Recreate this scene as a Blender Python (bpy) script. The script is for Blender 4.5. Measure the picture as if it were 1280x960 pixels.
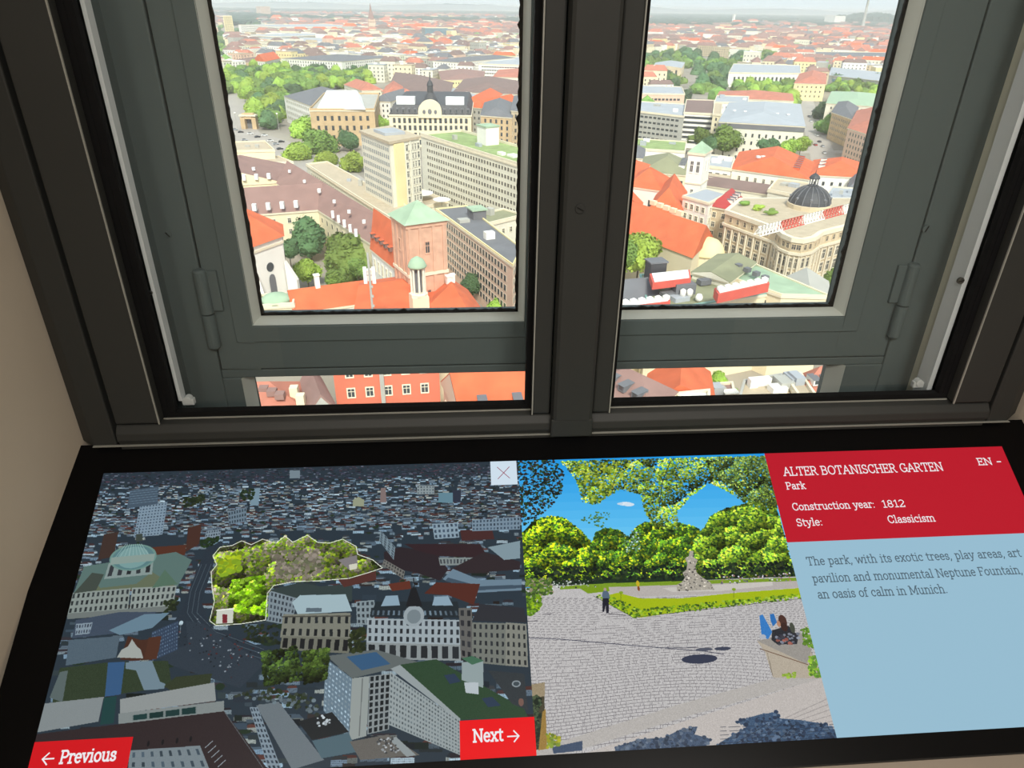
import bpy, bmesh, math, random
import numpy as np
from math import sin, cos, tan, pi, radians, sqrt, atan2
from mathutils import Vector, Matrix

for o in list(bpy.data.objects):
    bpy.data.objects.remove(o)
random.seed(7)
rng = np.random.RandomState(11)
scene = bpy.context.scene
COL = scene.collection

# ------------------------------------------------------------------ camera
EYE = 90.0                      # the tower room is 90 m above the street
FPX = 873.0
PITCH, YAW, ROLL = radians(28.4), radians(4.4), radians(0.8)
Fv = np.array([sin(YAW) * cos(PITCH), cos(YAW) * cos(PITCH), -sin(PITCH)])
_r0 = np.array([cos(YAW), -sin(YAW), 0.0]); _u0 = np.cross(_r0, Fv)
Rv = _r0 * cos(ROLL) + _u0 * sin(ROLL)
Uv = -_r0 * sin(ROLL) + _u0 * cos(ROLL)
CAMP = np.array([0.0, 0.0, EYE])
cd = bpy.data.cameras.new('camera')
cd.sensor_fit = 'HORIZONTAL'; cd.sensor_width = 36.0
cd.lens = FPX / 1280.0 * 36.0
cd.clip_start = 0.02; cd.clip_end = 80000
cam = bpy.data.objects.new('camera', cd); COL.objects.link(cam)
m = Matrix.Identity(4)
for i in range(3):
    m[i][0] = Rv[i]; m[i][1] = Uv[i]; m[i][2] = -Fv[i]; m[i][3] = CAMP[i]
cam.matrix_world = m
scene.camera = cam

# ------------------------------------------------------------------ world, sun, lamp, exposure
w = bpy.data.worlds.new('overcast_sky'); scene.world = w; w.use_nodes = True
nt = w.node_tree; nt.nodes.clear()
out = nt.nodes.new('ShaderNodeOutputWorld'); bg = nt.nodes.new('ShaderNodeBackground')
tc = nt.nodes.new('ShaderNodeTexCoord'); sp = nt.nodes.new('ShaderNodeSeparateXYZ')
mp = nt.nodes.new('ShaderNodeMapRange'); cr = nt.nodes.new('ShaderNodeValToRGB')
ns = nt.nodes.new('ShaderNodeTexNoise'); ns.inputs['Scale'].default_value = 2.5
ad = nt.nodes.new('ShaderNodeMath'); ad.operation = 'MULTIPLY_ADD'
nt.links.new(tc.outputs['Generated'], sp.inputs[0]); nt.links.new(tc.outputs['Generated'], ns.inputs['Vector'])
nt.links.new(ns.outputs[0], ad.inputs[0]); ad.inputs[1].default_value = 0.12
nt.links.new(sp.outputs['Z'], ad.inputs[2]); nt.links.new(ad.outputs[0], cr.inputs[0])
cr.color_ramp.elements[0].position = 0.0; cr.color_ramp.elements[0].color = (0.80, 0.86, 0.90, 1)
cr.color_ramp.elements[1].position = 0.9; cr.color_ramp.elements[1].color = (0.74, 0.84, 0.97, 1)
nt.links.new(cr.outputs[0], bg.inputs[0]); bg.inputs[1].default_value = 1.2
nt.links.new(bg.outputs[0], out.inputs[0])

sd = bpy.data.lights.new('sun', 'SUN'); sd.energy = 5.2; sd.angle = radians(12); sd.color = (1.0, 0.95, 0.86)
sun = bpy.data.objects.new('sun', sd); COL.objects.link(sun)
sun.rotation_euler = (radians(46), 0, radians(3))     # high, behind the camera on the left

for lx_, le_ in ((0.60, 32.0), (-0.75, 30.0)):  # both lamps unseen; the left one added to brighten the right jamb
    ld = bpy.data.lights.new('unseen_room_light', 'AREA'); ld.energy = le_; ld.size = 0.7; ld.color = (1.0, 0.95, 0.88)
    lamp = bpy.data.objects.new('unseen_room_light', ld); COL.objects.link(lamp)
    lamp.location = (lx_, -1.1, EYE + 0.98)

scene.view_settings.view_transform = 'Standard'; scene.view_settings.look = 'None'
scene.view_settings.gamma = 1.0; scene.view_settings.use_curve_mapping = False
scene.view_settings.exposure = 0.0
HAZE = 0.00013
scene.cycles.volume_bounces = 3; scene.cycles.max_bounces = 12; scene.cycles.transparent_max_bounces = 16

# ------------------------------------------------------------------ geometry helpers
def ray(px, py):
    return Fv + Rv * ((px - 640) / FPX) - Uv * ((py - 480) / FPX)
def at(px, py, z):              # point of the line of sight at height z over the street
    r = ray(px, py); return CAMP + r * ((z - EYE) / r[2])
def aty(px, py, y):
    r = ray(px, py); return CAMP + r * (y / r[1])
def proj(P):
    d = np.array(P, float) - CAMP; zz = d @ Fv
    return 640 + FPX * (d @ Rv) / zz, 480 - FPX * (d @ Uv) / zz, zz

def lin(c):
    r = []
    for v in c[:3]:
        v = v / 255.0
        r.append(v / 12.92 if v <= 0.04045 else ((v + 0.055) / 1.055) ** 2.4)
    return (r[0], r[1], r[2], 1.0)

MATS = {}
def mat(name, c, rough=0.7, var=0.12, scale=0.3, metal=0.0, bump=0.0, spec=0.5, rnd=0.0, coat=0.0):
    """c is an sRGB 0-255 albedo; var mottles it with a little noise"""
    if name in MATS: return MATS[name]
    m = bpy.data.materials.new(name); m.use_nodes = True; MATS[name] = m
    n = m.node_tree; b = n.nodes['Principled BSDF']
    b.inputs['Roughness'].default_value = rough; b.inputs['Metallic'].default_value = metal
    b.inputs['Specular IOR Level'].default_value = spec
    if coat: b.inputs['Coat Weight'].default_value = coat
    col = lin(c)
    tc = n.nodes.new('ShaderNodeTexCoord'); no = n.nodes.new('ShaderNodeTexNoise')
    no.inputs['Scale'].default_value = scale; no.inputs['Detail'].default_value = 4
    n.links.new(tc.outputs['Object'], no.inputs['Vector'])
    mr = n.nodes.new('ShaderNodeMapRange'); mr.inputs[1].default_value = 0.3; mr.inputs[2].default_value = 0.7
    mr.inputs[3].default_value = 1 - var; mr.inputs[4].default_value = 1 + var
    n.links.new(no.outputs[0], mr.inputs[0])
    mx = n.nodes.new('ShaderNodeVectorMath'); mx.operation = 'SCALE'
    mx.inputs[0].default_value = col[:3]; n.links.new(mr.outputs[0], mx.inputs['Scale'])
    last = mx.outputs[0]
    if rnd:
        oi = n.nodes.new('ShaderNodeObjectInfo'); hs = n.nodes.new('ShaderNodeHueSaturation')
        m2 = n.nodes.new('ShaderNodeMapRange'); m2.inputs[3].default_value = 1 - rnd; m2.inputs[4].default_value = 1 + rnd
        m3 = n.nodes.new('ShaderNodeMapRange'); m3.inputs[3].default_value = 0.5 - rnd * 0.09; m3.inputs[4].default_value = 0.5 + rnd * 0.05
        n.links.new(oi.outputs['Random'], m2.inputs[0]); n.links.new(oi.outputs['Random'], m3.inputs[0])
        n.links.new(m2.outputs[0], hs.inputs['Value']); n.links.new(m3.outputs[0], hs.inputs['Hue'])
        n.links.new(last, hs.inputs['Color']); last = hs.outputs[0]
    n.links.new(last, b.inputs['Base Color'])
    if bump:
        bp = n.nodes.new('ShaderNodeBump'); bp.inputs['Strength'].default_value = bump
        n2 = n.nodes.new('ShaderNodeTexNoise'); n2.inputs['Scale'].default_value = scale * 12
        n.links.new(tc.outputs['Object'], n2.inputs['Vector'])
        n.links.new(n2.outputs[0], bp.inputs['Height']); n.links.new(bp.outputs[0], b.inputs['Normal'])
    return m

def emit(name, c, strength=1.0):
    if name in MATS: return MATS[name]
    m = bpy.data.materials.new(name); m.use_nodes = True; MATS[name] = m
    b = m.node_tree.nodes['Principled BSDF']
    b.inputs['Base Color'].default_value = (0.004, 0.004, 0.004, 1); b.inputs['Roughness'].default_value = 0.3; b.inputs['Specular IOR Level'].default_value = 0.12
    b.inputs['Emission Color'].default_value = lin(c); b.inputs['Emission Strength'].default_value = strength
    return m

def tag(o, label=None, cat=None, group=None, kind=None):
    if label: o['label'] = label
    if cat: o['category'] = cat
    if group: o['group'] = group
    if kind: o['kind'] = kind
    return o
def empty(name, loc, label=None, cat=None, group=None, kind=None):
    o = bpy.data.objects.new(name, None); COL.objects.link(o)
    o.location = [float(v) for v in loc]; o.empty_display_size = 0.1
    o['_base'] = 1
    del o['_base']
    ORG[o.name] = np.array(loc, float)
    return tag(o, label, cat, group, kind)
ORG = {}

class MB:
    """collects faces in world coordinates, then links them as ONE mesh object"""
    def __init__(s): s.v = []; s.f = []; s.m = []
    def face(s, pts, mi=0):
        i = len(s.v); s.v += [tuple(float(c) for c in p) for p in pts]
        s.f.append(tuple(range(i, i + len(pts)))); s.m.append(mi); return s
    def box(s, c, size, rot=0.0, mi=0, bottom=True):
        hx, hy, hz = size[0] / 2, size[1] / 2, size[2] / 2; cr_, sr = cos(rot), sin(rot)
        i = len(s.v)
        for dz in (-hz, hz):
            for dx, dy in ((-hx, -hy), (hx, -hy), (hx, hy), (-hx, hy)):
                s.v.append((c[0] + dx * cr_ - dy * sr, c[1] + dx * sr + dy * cr_, c[2] + dz))
        fs = [(4, 5, 6, 7), (0, 1, 5, 4), (1, 2, 6, 5), (2, 3, 7, 6), (3, 0, 4, 7)]
        if bottom: fs.append((3, 2, 1, 0))
        for f in fs: s.f.append(tuple(i + k for k in f)); s.m.append(mi)
        return s
    def prism(s, poly, z0, z1, mi=0, top=True, mtop=None, bottom=False):
        n = len(poly); i = len(s.v)
        for p in poly: s.v.append((float(p[0]), float(p[1]), z0))
        for p in poly: s.v.append((float(p[0]), float(p[1]), z1))
        for k in range(n):
            l = (k + 1) % n; s.f.append((i + k, i + l, i + n + l, i + n + k)); s.m.append(mi)
        if top: s.f.append(tuple(i + n + k for k in range(n))); s.m.append(mi if mtop is None else mtop)
        if bottom: s.f.append(tuple(i + k for k in reversed(range(n)))); s.m.append(mi)
        return s
    def lathe(s, c, prof, n=24, mi=0, a0=0.0, rot=0.0):
        """prof: (radius, z) from bottom to top around a vertical axis at c"""
        i = len(s.v)
        for r, z in prof:
            for k in range(n):
                a = rot + 2 * pi * k / n
                s.v.append((c[0] + r * cos(a), c[1] + r * sin(a), c[2] + z))
        for j in range(len(prof) - 1):
            for k in range(n):
                l = (k + 1) % n
                s.f.append((i + j * n + k, i + j * n + l, i + (j + 1) * n + l, i + (j + 1) * n + k)); s.m.append(mi)
        s.f.append(tuple(i + (len(prof) - 1) * n + k for k in range(n))); s.m.append(mi)
        s.f.append(tuple(i + k for k in reversed(range(n)))); s.m.append(mi)
        return s
    def bar(s, p, q, w, h=None, mi=0, n=4):
        """square or round bar between two points"""
        p = Vector(p); q = Vector(q); d = (q - p)
        if d.length < 1e-9: return s
        d.normalize(); up = Vector((0, 0, 1)) if abs(d.z) < 0.9 else Vector((0, 1, 0))
        a = d.cross(up).normalized(); b = a.cross(d)
        h = h or w; i = len(s.v); pts = []
        if n == 4: pts = [(-w / 2, -h / 2), (w / 2, -h / 2), (w / 2, h / 2), (-w / 2, h / 2)]
        else: pts = [(w / 2 * cos(2 * pi * k / n), h / 2 * sin(2 * pi * k / n)) for k in range(n)]
        for o_ in (p, q):
            for x, y in pts: s.v.append(tuple(o_ + a * x + b * y))
        for k in range(n):
            l = (k + 1) % n; s.f.append((i + k, i + l, i + n + l, i + n + k)); s.m.append(mi)
        s.f.append(tuple(i + k for k in reversed(range(n)))); s.m.append(mi)
        s.f.append(tuple(i + n + k for k in range(n))); s.m.append(mi)
        return s
    def mesh(s, name, mats, org=(0, 0, 0)):
        me = bpy.data.meshes.new(name)
        o = np.array(org, float)
        me.from_pydata([tuple(np.array(v) - o) for v in s.v], [], s.f)
        for mm in (mats if isinstance(mats, (list, tuple)) else [mats]): me.materials.append(mm)
        if any(s.m): me.polygons.foreach_set('material_index', s.m)
        return me
    def build(s, name, mats, parent=None, org=None, smooth=False, bevel=0.0, kind=None, label=None):
        if org is None: org = absorg(parent) if parent else (0, 0, 0)
        me = s.mesh(name, mats, org)
        bm = bmesh.new(); bm.from_mesh(me)
        bmesh.ops.remove_doubles(bm, verts=bm.verts, dist=1e-5)
        bmesh.ops.recalc_face_normals(bm, faces=bm.faces)
        bm.to_mesh(me); bm.free()
        if smooth: me.shade_smooth()
        o = bpy.data.objects.new(name, me); COL.objects.link(o)
        if parent is not None:
            o.parent = parent
        else: o.location = [float(v) for v in org]
        if bevel:
            b = o.modifiers.new('bevel', 'BEVEL'); b.width = bevel; b.segments = 2; b.limit_method = 'ANGLE'
        if kind: o['kind'] = kind
        if label: o['label'] = label
        return o
def absorg(p):
    a = np.zeros(3)
    while p is not None:
        a = a + np.array(p.location); p = p.parent
    return a
def inst(me, name, parent, M):
    """one more object that shares mesh data, M is its matrix in world space"""
    o = bpy.data.objects.new(name, me); COL.objects.link(o); o.parent = parent
    o.matrix_basis = Matrix.Translation(-Vector(absorg(parent))) @ M
    return o
# ================================================================== THE ROOM AND THE DOUBLE WINDOW
Z = EYE
beige = mat('beige_plaster', (200, 188, 170), 0.9, 0.04, 6, bump=0.06)
frame_m = mat('dark_grey_paint', (48, 49, 47), 0.55, 0.05, 5, bump=0.03, spec=0.35)
frame2_m = mat('grey_green_paint', (96, 106, 106), 0.6, 0.06, 4, bump=0.02, spec=0.3)
lit_bevel_m = mat('sky_lit_bevel', (208, 208, 200), 0.5, 0.05, 8)  # bevels paler than the frame: sky light on them put into the colour
rubber = mat('black_rubber', (13, 13, 14), 0.75, 0.2, 40, bump=0.1, spec=0.2)
edge_m = mat('edge_highlight', (150, 150, 142), 0.5, 0.1, 20)  # pale tone: the highlight on frame edges put in as colour
alu = mat('aluminium', (244, 244, 246), 0.4, 0.04, 10)
white_pl = mat('white_plastic', (225, 225, 225), 0.4, 0.03, 10)
steel = mat('screw_steel', (120, 120, 116), 0.35, 0.1, 60, metal=0.8)
dark = mat('dark_slot', (14, 14, 14), 0.9, 0.05, 5)

glass_m = bpy.data.materials.new('window_glass'); glass_m.use_nodes = True
n = glass_m.node_tree; n.nodes.clear()
go = n.nodes.new('ShaderNodeOutputMaterial'); tr = n.nodes.new('ShaderNodeBsdfTransparent')
tr.inputs[0].default_value = (0.97, 0.985, 0.98, 1)
gl = n.nodes.new('ShaderNodeBsdfGlossy'); gl.inputs['Roughness'].default_value = 0.02
fr = n.nodes.new('ShaderNodeFresnel'); fr.inputs[0].default_value = 1.33; mxs = n.nodes.new('ShaderNodeMixShader')
n.links.new(fr.outputs[0], mxs.inputs[0]); n.links.new(tr.outputs[0], mxs.inputs[1]); n.links.new(gl.outputs[0], mxs.inputs[2])
n.links.new(mxs.outputs[0], go.inputs[0])

XL, XR, YN = -0.393, 0.622, 0.633         # reveal walls and the plane of the near window
TOPZ = 0.86
def bb(mb, x0, x1, y0, y1, z0, z1, mi=0):  # box from camera-relative extents
    mb.box(((x0 + x1) / 2, (y0 + y1) / 2, Z + (z0 + z1) / 2), (x1 - x0, y1 - y0, z1 - z0), 0, mi); return mb
def ring(mb, x0, x1, z0, z1, w, y0, y1):   # rectangular ring, w = width inwards
    bb(mb, x0, x0 + w, y0, y1, z0, z1); bb(mb, x1 - w, x1, y0, y1, z0, z1)
    bb(mb, x0 + w, x1 - w, y0, y1, z0, z0 + w); bb(mb, x0 + w, x1 - w, y0, y1, z1 - w, z1)
def struct(name, mb, mt, **k): return tag(mb.build(name, mt, **k), kind='structure')

# walls: reveal on both sides, front wall around the window, the room behind
def wallpoly(name, poly, z0=-1.6, z1=1.1):
    mb = MB(); mb.prism(poly, Z + z0, Z + z1, bottom=True); return struct(name, mb, beige)
wallpoly('wall_left', [(XL, .70), (XL, YN), (-.411, .43), (-.435, -.25), (-2.2, -.25), (-2.2, -.35), (-2.3, -.35), (-2.3, .70)][::-1])
wallpoly('wall_right', [(XR, .70), (XR, YN), (.640, .43), (.665, -.25), (2.2, -.25), (2.2, -.35), (2.3, -.35), (2.3, .70)])
mb = MB(); bb(mb, XL, XR, YN, .70, -1.6, -.445); struct('wall_front', mb, beige)
mb = MB(); bb(mb, XL, XR, YN, .70, TOPZ, 1.1); struct('wall_front', mb, beige)
mb = MB(); bb(mb, -2.3, -2.2, -3.2, -.35, -1.6, 1.1); struct('wall_side', mb, beige)
mb = MB(); bb(mb, 2.2, 2.3, -3.2, -.35, -1.6, 1.1); struct('wall_side', mb, beige)
mb = MB(); bb(mb, -2.3, 2.3, -3.3, -3.2, -1.6, 1.1); struct('wall_back', mb, beige)
mb = MB(); bb(mb, -2.3, 2.3, -3.3, .70, -1.68, -1.6); struct('floor', mb, mat('grey_screed', (120, 115, 108), 0.8, 0.1, 3))
mb = MB(); bb(mb, -2.3, 2.3, -3.3, .70, 1.1, 1.2); struct('ceiling', mb, mat('white_ceiling', (215, 210, 200), 0.9, 0.03, 3))

# ---- near window
W1 = empty('window_1', (.111, YN, Z - .40), kind='structure')
GX = [(-.307, .069), (.151, .529)]         # gasket outer x for both sashes
GB, GT = -.374, .80
# fixed frame: stepped jambs left and right, sill rail, head
mb = MB()
for s_ in (0, 1):
    f = (lambda x: x) if s_ == 0 else (lambda x: .222 - x)
    def P(prof):
        pts = [(f(x), y) for x, y in prof]
        mb.prism(pts if s_ == 1 else pts[::-1], Z - .40, Z + TOPZ, bottom=True)
    P([(XL - .008, .700), (XL - .008, .640), (-.379, .624), (-.3555, .624), (-.3555, .634), (-.352, .634), (-.352, .700)])
bb(mb, -.352, .574, .642, .700, .835, TOPZ)
mb.build('window_frame', frame_m, W1, bevel=.0015)
mb = MB()                                   # sill rail with a sloping top
prof = [(.6235, -.3985), (.6195, -.392), (.6205, -.384), (.626, -.377), (.634, -.3745), (.648, -.3745), (.654, -.400), (.700, -.437), (.700, -.445), (.6235, -.445)]
for (y0, z0), (y1, z1) in zip(prof, prof[1:] + prof[:1]):
    mb.face([(-.352, y0, Z + z0), (.574, y0, Z + z0), (.574, y1, Z + z1), (-.352, y1, Z + z1)])
for x in (-.352, .574): mb.face([(x, y, Z + z) for y, z in prof])
mb.build('sill_rail', frame_m, W1, bevel=.001)
mb = MB(); bb(mb, -.378, .602, .6205, .6235, -.3990, -.3983); mb.build('sill_highlight', edge_m, W1)  # highlight line along the sill, put in as a paler strip
for i, (x0, x1) in enumerate(GX):
    sx0, sx1 = (-.350, .0875) if i == 0 else (.1325, .572)
    mb = MB()                               # stiles and rails of one sash, bevelled bead towards the glass
    for (a, b_) in ((sx0, x0), (x1, sx1)): bb(mb, a, b_, .622, .680, -.3738, .832)
    bb(mb, x0, x1, .628, .680, GT, .832)
    sash = mb.build('sash', frame_m, W1, bevel=.002)
    mb = MB(); gw = .0135
    ring(mb, x0, x1, GB, GT, .006, .634, .643)
    if i == 0: bb(mb, x0 + .006, x0 + .0125, .6345, .6425, GB + .006, GT - .006)
    else: bb(mb, x1 - .0105, x1 - .006, .6345, .6425, GB + .006, GT - .006)
    gk = mb.build('gasket', rubber, sash)
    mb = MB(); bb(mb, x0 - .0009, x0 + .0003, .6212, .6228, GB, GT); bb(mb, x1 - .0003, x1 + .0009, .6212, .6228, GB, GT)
    bb(mb, x0, x1, .6325, .6345, GB - .0012, GB + .0002); mb.build('bead_highlight', edge_m, sash)  # thin paler strips painted in for the glint on the sash edges
    mb = MB(); bb(mb, x0 + .004, x1 - .004, .643, .6455, GB + .004, GT - .004)
    mb.build('glass_pane', glass_m, sash)
    mb = MB()                               # light aluminium spacer bar behind the pane
    if i == 0: bb(mb, x0 + .0125, x0 + .016, .647, .658, GB + .012, GT - .01)
    else: bb(mb, x1 - .016, x1 - .0105, .647, .668, GB - .03, GT - .01)
    spc = mb.build('spacer_bar', alu, sash)
    # little white glazing clip in the outer bottom corner
    cx = x0 + .021 if i == 0 else x1 - .026
    mb = MB(); bb(mb, cx - .006, cx + .006, .648, .654, GB + .006, GB + .013)
    mb.bar((cx, .647, Z + GB + .012), (cx, .655, Z + GB + .012), .008, n=14)
    mb.build('glazing_clip', white_pl, sash, bevel=.0008)
def screw(px, py, y, r, parent, ang, mt, face=-1, name='screw'):
    p = aty(px, py, y); mb = MB()
    mb.bar(p + np.array([0, -.0009, 0]), p + np.array([0, .002, 0]), 2 * r, n=18)
    o = mb.build(name, mt, parent, bevel=.0003)
    mb = MB(); d = np.array([cos(ang), 0, sin(ang)]) * r * .8
    q = p + np.array([0, -.0011, 0]); mb.bar(q - d, q + d, .0011, .0008)
    mb.build('slot', dark, o) if False else mb.build('screw_slot', dark, o)
    return o
# centre cover strip with its foot and slotted screw
mb = MB(); pts = [(.0885, .622), (.0905, .613), (.0935, .611), (.1275, .611), (.1305, .613), (.1325, .622)]
mb.prism(pts, Z - .3755, Z + .85, bottom=True); mb.build('cover_strip', frame_m, W1)
mb = MB(); pts = [(.0885, .622), (.0885, .6135), (.1325, .6135), (.1325, .622)]
mb.prism(pts, Z - .398, Z - .376, bottom=True); mb.build('strip_foot', frame_m, W1, bevel=.002)
screw(725, 261, .6105, .0042, W1, -.5, frame_m)
screw(1201, 351, .6465, .0035, W1, .3, steel)
screw(188, 366, .6465, .0022, W1, .3, steel)

# ---- far window: hinged sashes above, narrow fixed lights below
YF = .693
W2 = empty('window_2', (.111, YF, Z - .40), kind='structure')
mb = MB()
bb(mb, XL, -.264, YF, .745, -.445, TOPZ); bb(mb, .486, XR, YF, .745, -.445, TOPZ)
bb(mb, -.264, .486, YF, .745, .82, TOPZ)
mb.build('outer_frame', frame2_m, W2, bevel=.0015)
mb = MB(); bb(mb, .083, .139, YF - .004, .745, -.445, .82); mb.build('outer_mullion', frame2_m, W2, bevel=.0015)
mb = MB(); bb(mb, -.303, -.300, .672, .693, -.44, .80); mb.build('jamb_lining', frame2_m, W2)
mb = MB(); bb(mb, .524, .5275, .665, .693, -.44, .80); mb.build('jamb_lining', mat('cream_lining', (226, 220, 200), .7, .04, 5), W2)
mb = MB(); bb(mb, -.264, .083, YF + .002, .745, -.3615, -.352); bb(mb, .139, .486, YF + .002, .745, -.3615, -.352)
mb.build('transom', frame2_m, W2, bevel=.0012)
def raggedring(x0, x1, z0, z1, y, w, parent):
    """hand-laid black putty with a ragged inner edge"""
    mb = MB()
    def strip(p0, p1, inward):
        L = np.linalg.norm(np.array(p1) - np.array(p0)); nseg = max(6, int(L / .004)); prev = None
        for k in range(nseg + 1):
            t = k / nseg; e = w * (1 + (random.random() - .5) * .35 + (.5 if random.random() < .04 else 0))
            a = (p0[0] + (p1[0] - p0[0]) * t, p0[1] + (p1[1] - p0[1]) * t); b_ = (a[0] + inward[0] * e, a[1] + inward[1] * e)
            cur = (a, b_)
            if prev:
                pa, pb = prev
                for yy in (y - .002, y + .001): mb.face([(pa[0], yy, Z + pa[1]), (a[0], yy, Z + a[1]), (b_[0], yy, Z + b_[1]), (pb[0], yy, Z + pb[1])])
                mb.face([(pb[0], y - .002, Z + pb[1]), (b_[0], y - .002, Z + b_[1]), (b_[0], y + .001, Z + b_[1]), (pb[0], y + .001, Z + pb[1])])
            prev = cur
    strip((x0, z0), (x0, z1), (1, 0)); strip((x1, z0), (x1, z1), (-1, 0))
    strip((x0, z0), (x1, z0), (0, 1)); strip((x0, z1), (x1, z1), (0, -1))
    return mb.build('putty', rubber, parent)
for i in (0, 1):
    ox0, ox1 = (-.2215, .0655) if i == 0 else (.1565, .4235)      # opening in the plane of the face
    sx0, sx1 = (-.262, .082) if i == 0 else (.140, .484)
    zb, zt = -.2985, .78
    mb = MB()
    bb(mb, sx0, ox0, YF, .735, -.350, .818); bb(mb, ox1, sx1, YF, .735, -.350, .818)
    bb(mb, ox0, ox1, YF, .735, -.350, zb); bb(mb, ox0, ox1, YF, .735, zt, .818)
    sash = mb.build('outer_sash', frame2_m, W2, bevel=.001)
    mb = MB()                                # planted moulding line around the opening
    ring(mb, ox0 - .019, ox1 + .019, zb - .019, zt + .019, .0185, YF - .0022, YF + .001)
    mb.build('moulding', frame2_m, W2, bevel=.0012)
    mb = MB(); ix0, ix1 = ox0 + .006, ox1 - .006; b2 = zb + .004
    for (A, B_) in (((ox0, zb, ox0, zt), (ix0, b2, ix0, zt)), ((ox1, zb, ox1, zt), (ix1, b2, ix1, zt)),
                   ((ox0, zb, ox1, zb), (ix0, b2, ix1, b2))):
        mb.face([(A[0], YF - .001, Z + A[1]), (A[2], YF - .001, Z + A[3]), (B_[2], .712, Z + B_[3]), (B_[0], .712, Z + B_[1])])
    mb.build('glazing_bead', lit_bevel_m, W2)
    raggedring(ix0 - .001, ix1 + .001, b2 - .001, zt, .712, .0036, W2)
    mb = MB(); bb(mb, ox0, ox1, .713, .716, zb, zt); mb.build('glass_pane', glass_m, W2)
    # lower narrow light
    lx0, lx1 = (-.2435, .083) if i == 0 else (.139, .441)
    fx = (-.264, -.2435) if i == 0 else (.441, .486)
    mb = MB(); bb(mb, fx[0], fx[1], YF + .001, .740, -.445, -.3615)
    bb(mb, lx0, lx1, YF + .003, .740, -.445, -.425)
    mb.build('lower_frame', frame2_m, W2, bevel=.001)
    mb = MB()
    if i == 0: mb.face([(lx0, YF, Z - .425), (lx0, YF, Z - .3615), (lx0 + .007, .715, Z - .3615), (lx0 + .007, .715, Z - .425)])
    else: mb.face([(lx1, YF, Z - .425), (lx1, YF, Z - .3615), (lx1 - .010, .715, Z - .3615), (lx1 - .010, .715, Z - .425)])
    mb.build('glazing_bead', lit_bevel_m, W2)
    mb = MB(); bb(mb, lx0, lx1, .716, .719, -.425, -.3615); mb.build('glass_pane', glass_m, W2)
    # pin hinge across the gap between frame and sash
    hx = -.263 if i == 0 else .485
    pz0 = aty(250, 335, YF)[2] if i == 0 else aty(1128, 328, YF)[2]
    pz1 = aty(262, 433, YF)[2] if i == 0 else aty(1103, 420, YF)[2]
    mid = (pz0 * .45 + pz1 * .55)
    mb = MB()
    mb.lathe((hx, YF - .004, 0), [(.004, pz1 - .001), (.0066, pz1 + .002), (.0066, mid - .0006)], 18)
    h0 = mb.build('hinge', frame2_m, W2, smooth=False)
    mb = MB(); mb.lathe((hx, YF - .004, 0), [(.0066, mid + .0006), (.0066, pz0 - .002), (.005, pz0)], 18)
    sgn = 1 if i == 0 else -1
    mb.box((hx + sgn * .010, YF - .0015, (mid + pz0) / 2), (.012, .004, (pz0 - mid) * .9))
    mb.build('hinge_leaf', frame2_m, h0, bevel=.0006)
screw(210, 293, YF - .0006, .0034, W2, -.9, frame2_m)
screw(1158, 286, YF - .0006, .0044, W2, 1.2, frame2_m)

# ---- unseen ceiling fittings for the room light, the left one added with its lamp
for lx_, sd_ in ((.60, 'right'), (-.75, 'left')):
    t = empty('unseen_ceiling_lamp', (lx_, -1.1, Z + 1.1), 'unseen square white lamp fitting on the ceiling behind the viewer, %s one' % sd_, 'lamp')
    mb = MB(); mb.box((lx_, -1.1, Z + 1.06), (.8, .8, .08)); mb.build('lamp_housing', white_pl, t)

# ================================================================== THE TOUCH DISPLAY
TILT = radians(31.6)
SB = np.array([0, cos(TILT), sin(TILT)]); SN = np.array([0, -sin(TILT), cos(TILT)])
_r1, _r2 = ray(130, 590), ray(1254, 562)
_p1, _p2 = _r1 / (_r1 @ SN) * -1, _r2 / (_r2 @ SN) * -1
SD = -0.95 / np.linalg.norm(_p2 - _p1)
def scr(px, py):                             # photograph pixel -> (a, b) in metres on the display glass
    r = ray(px, py); p = r * (SD / (r @ SN)); return p[0], p @ SB
def SP(a, b, h=0.0):                         # (a, b) -> world, h above the glass
    return CAMP + np.array([a, 0, 0]) + SB * b + SN * (SD + h)
A0, A1, B0, B1 = -.364, .586, .021, .2935
AC, AR = scr(647, 575)[0], scr(956, 569)[0]
black_gl = mat('black_display_glass', (9, 9, 10), 0.3, 0.1, 3, spec=0.1)
black_body = mat('black_display_body', (17, 17, 17), 0.4, 0.1, 3)
origin = SP(.11, 0, -.03)
DSP = empty('touch_display', origin, 'wide black touch display tilted below the window, showing pictures and an info panel', 'display')
def slab(a0, a1, b0, b1, h0, h1, mb=None):
    mb = mb or MB(); c = [SP(a, b, h) for h in (h0, h1) for a, b in ((a0, b0), (a1, b0), (a1, b1), (a0, b1))]
    for f in ((4, 5, 6, 7), (3, 2, 1, 0), (0, 1, 5, 4), (1, 2, 6, 5), (2, 3, 7, 6), (3, 0, 4, 7)): mb.face([c[k] for k in f])
    return mb
slab(-.405, .630, .0, .326, -.030, -.0022).build('housing', black_body, DSP, bevel=.002)
mb = MB()                                     # bezel: four flat bars round the picture
slab(-.4045, A0, .0015, .325, -.0025, .0006, mb); slab(A1, .6295, .0015, .325, -.0025, .0006, mb)
slab(A0, A1, .0015, B0, -.0025, .0006, mb); slab(A0, A1, B1, .325, -.0025, .0006, mb)
mb.build('bezel', black_gl, DSP)
def spoly(pts, h, mb=None, px=True):
    mb = mb or MB(); mb.face([SP(*(scr(*p) if px else p), h) for p in pts]); return mb
RB = scr(1100, 673.5)[1]
slab(AR, A1, RB, B1, -.002, 0).build('info_header', emit('header_red', (186, 24, 42)), DSP, label='red header field of the info panel')
slab(AR, A1, B0, RB, -.002, 0).build('info_field', emit('panel_pale_blue', (150, 188, 208)), DSP, label='pale blue text field of the info panel')
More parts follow.
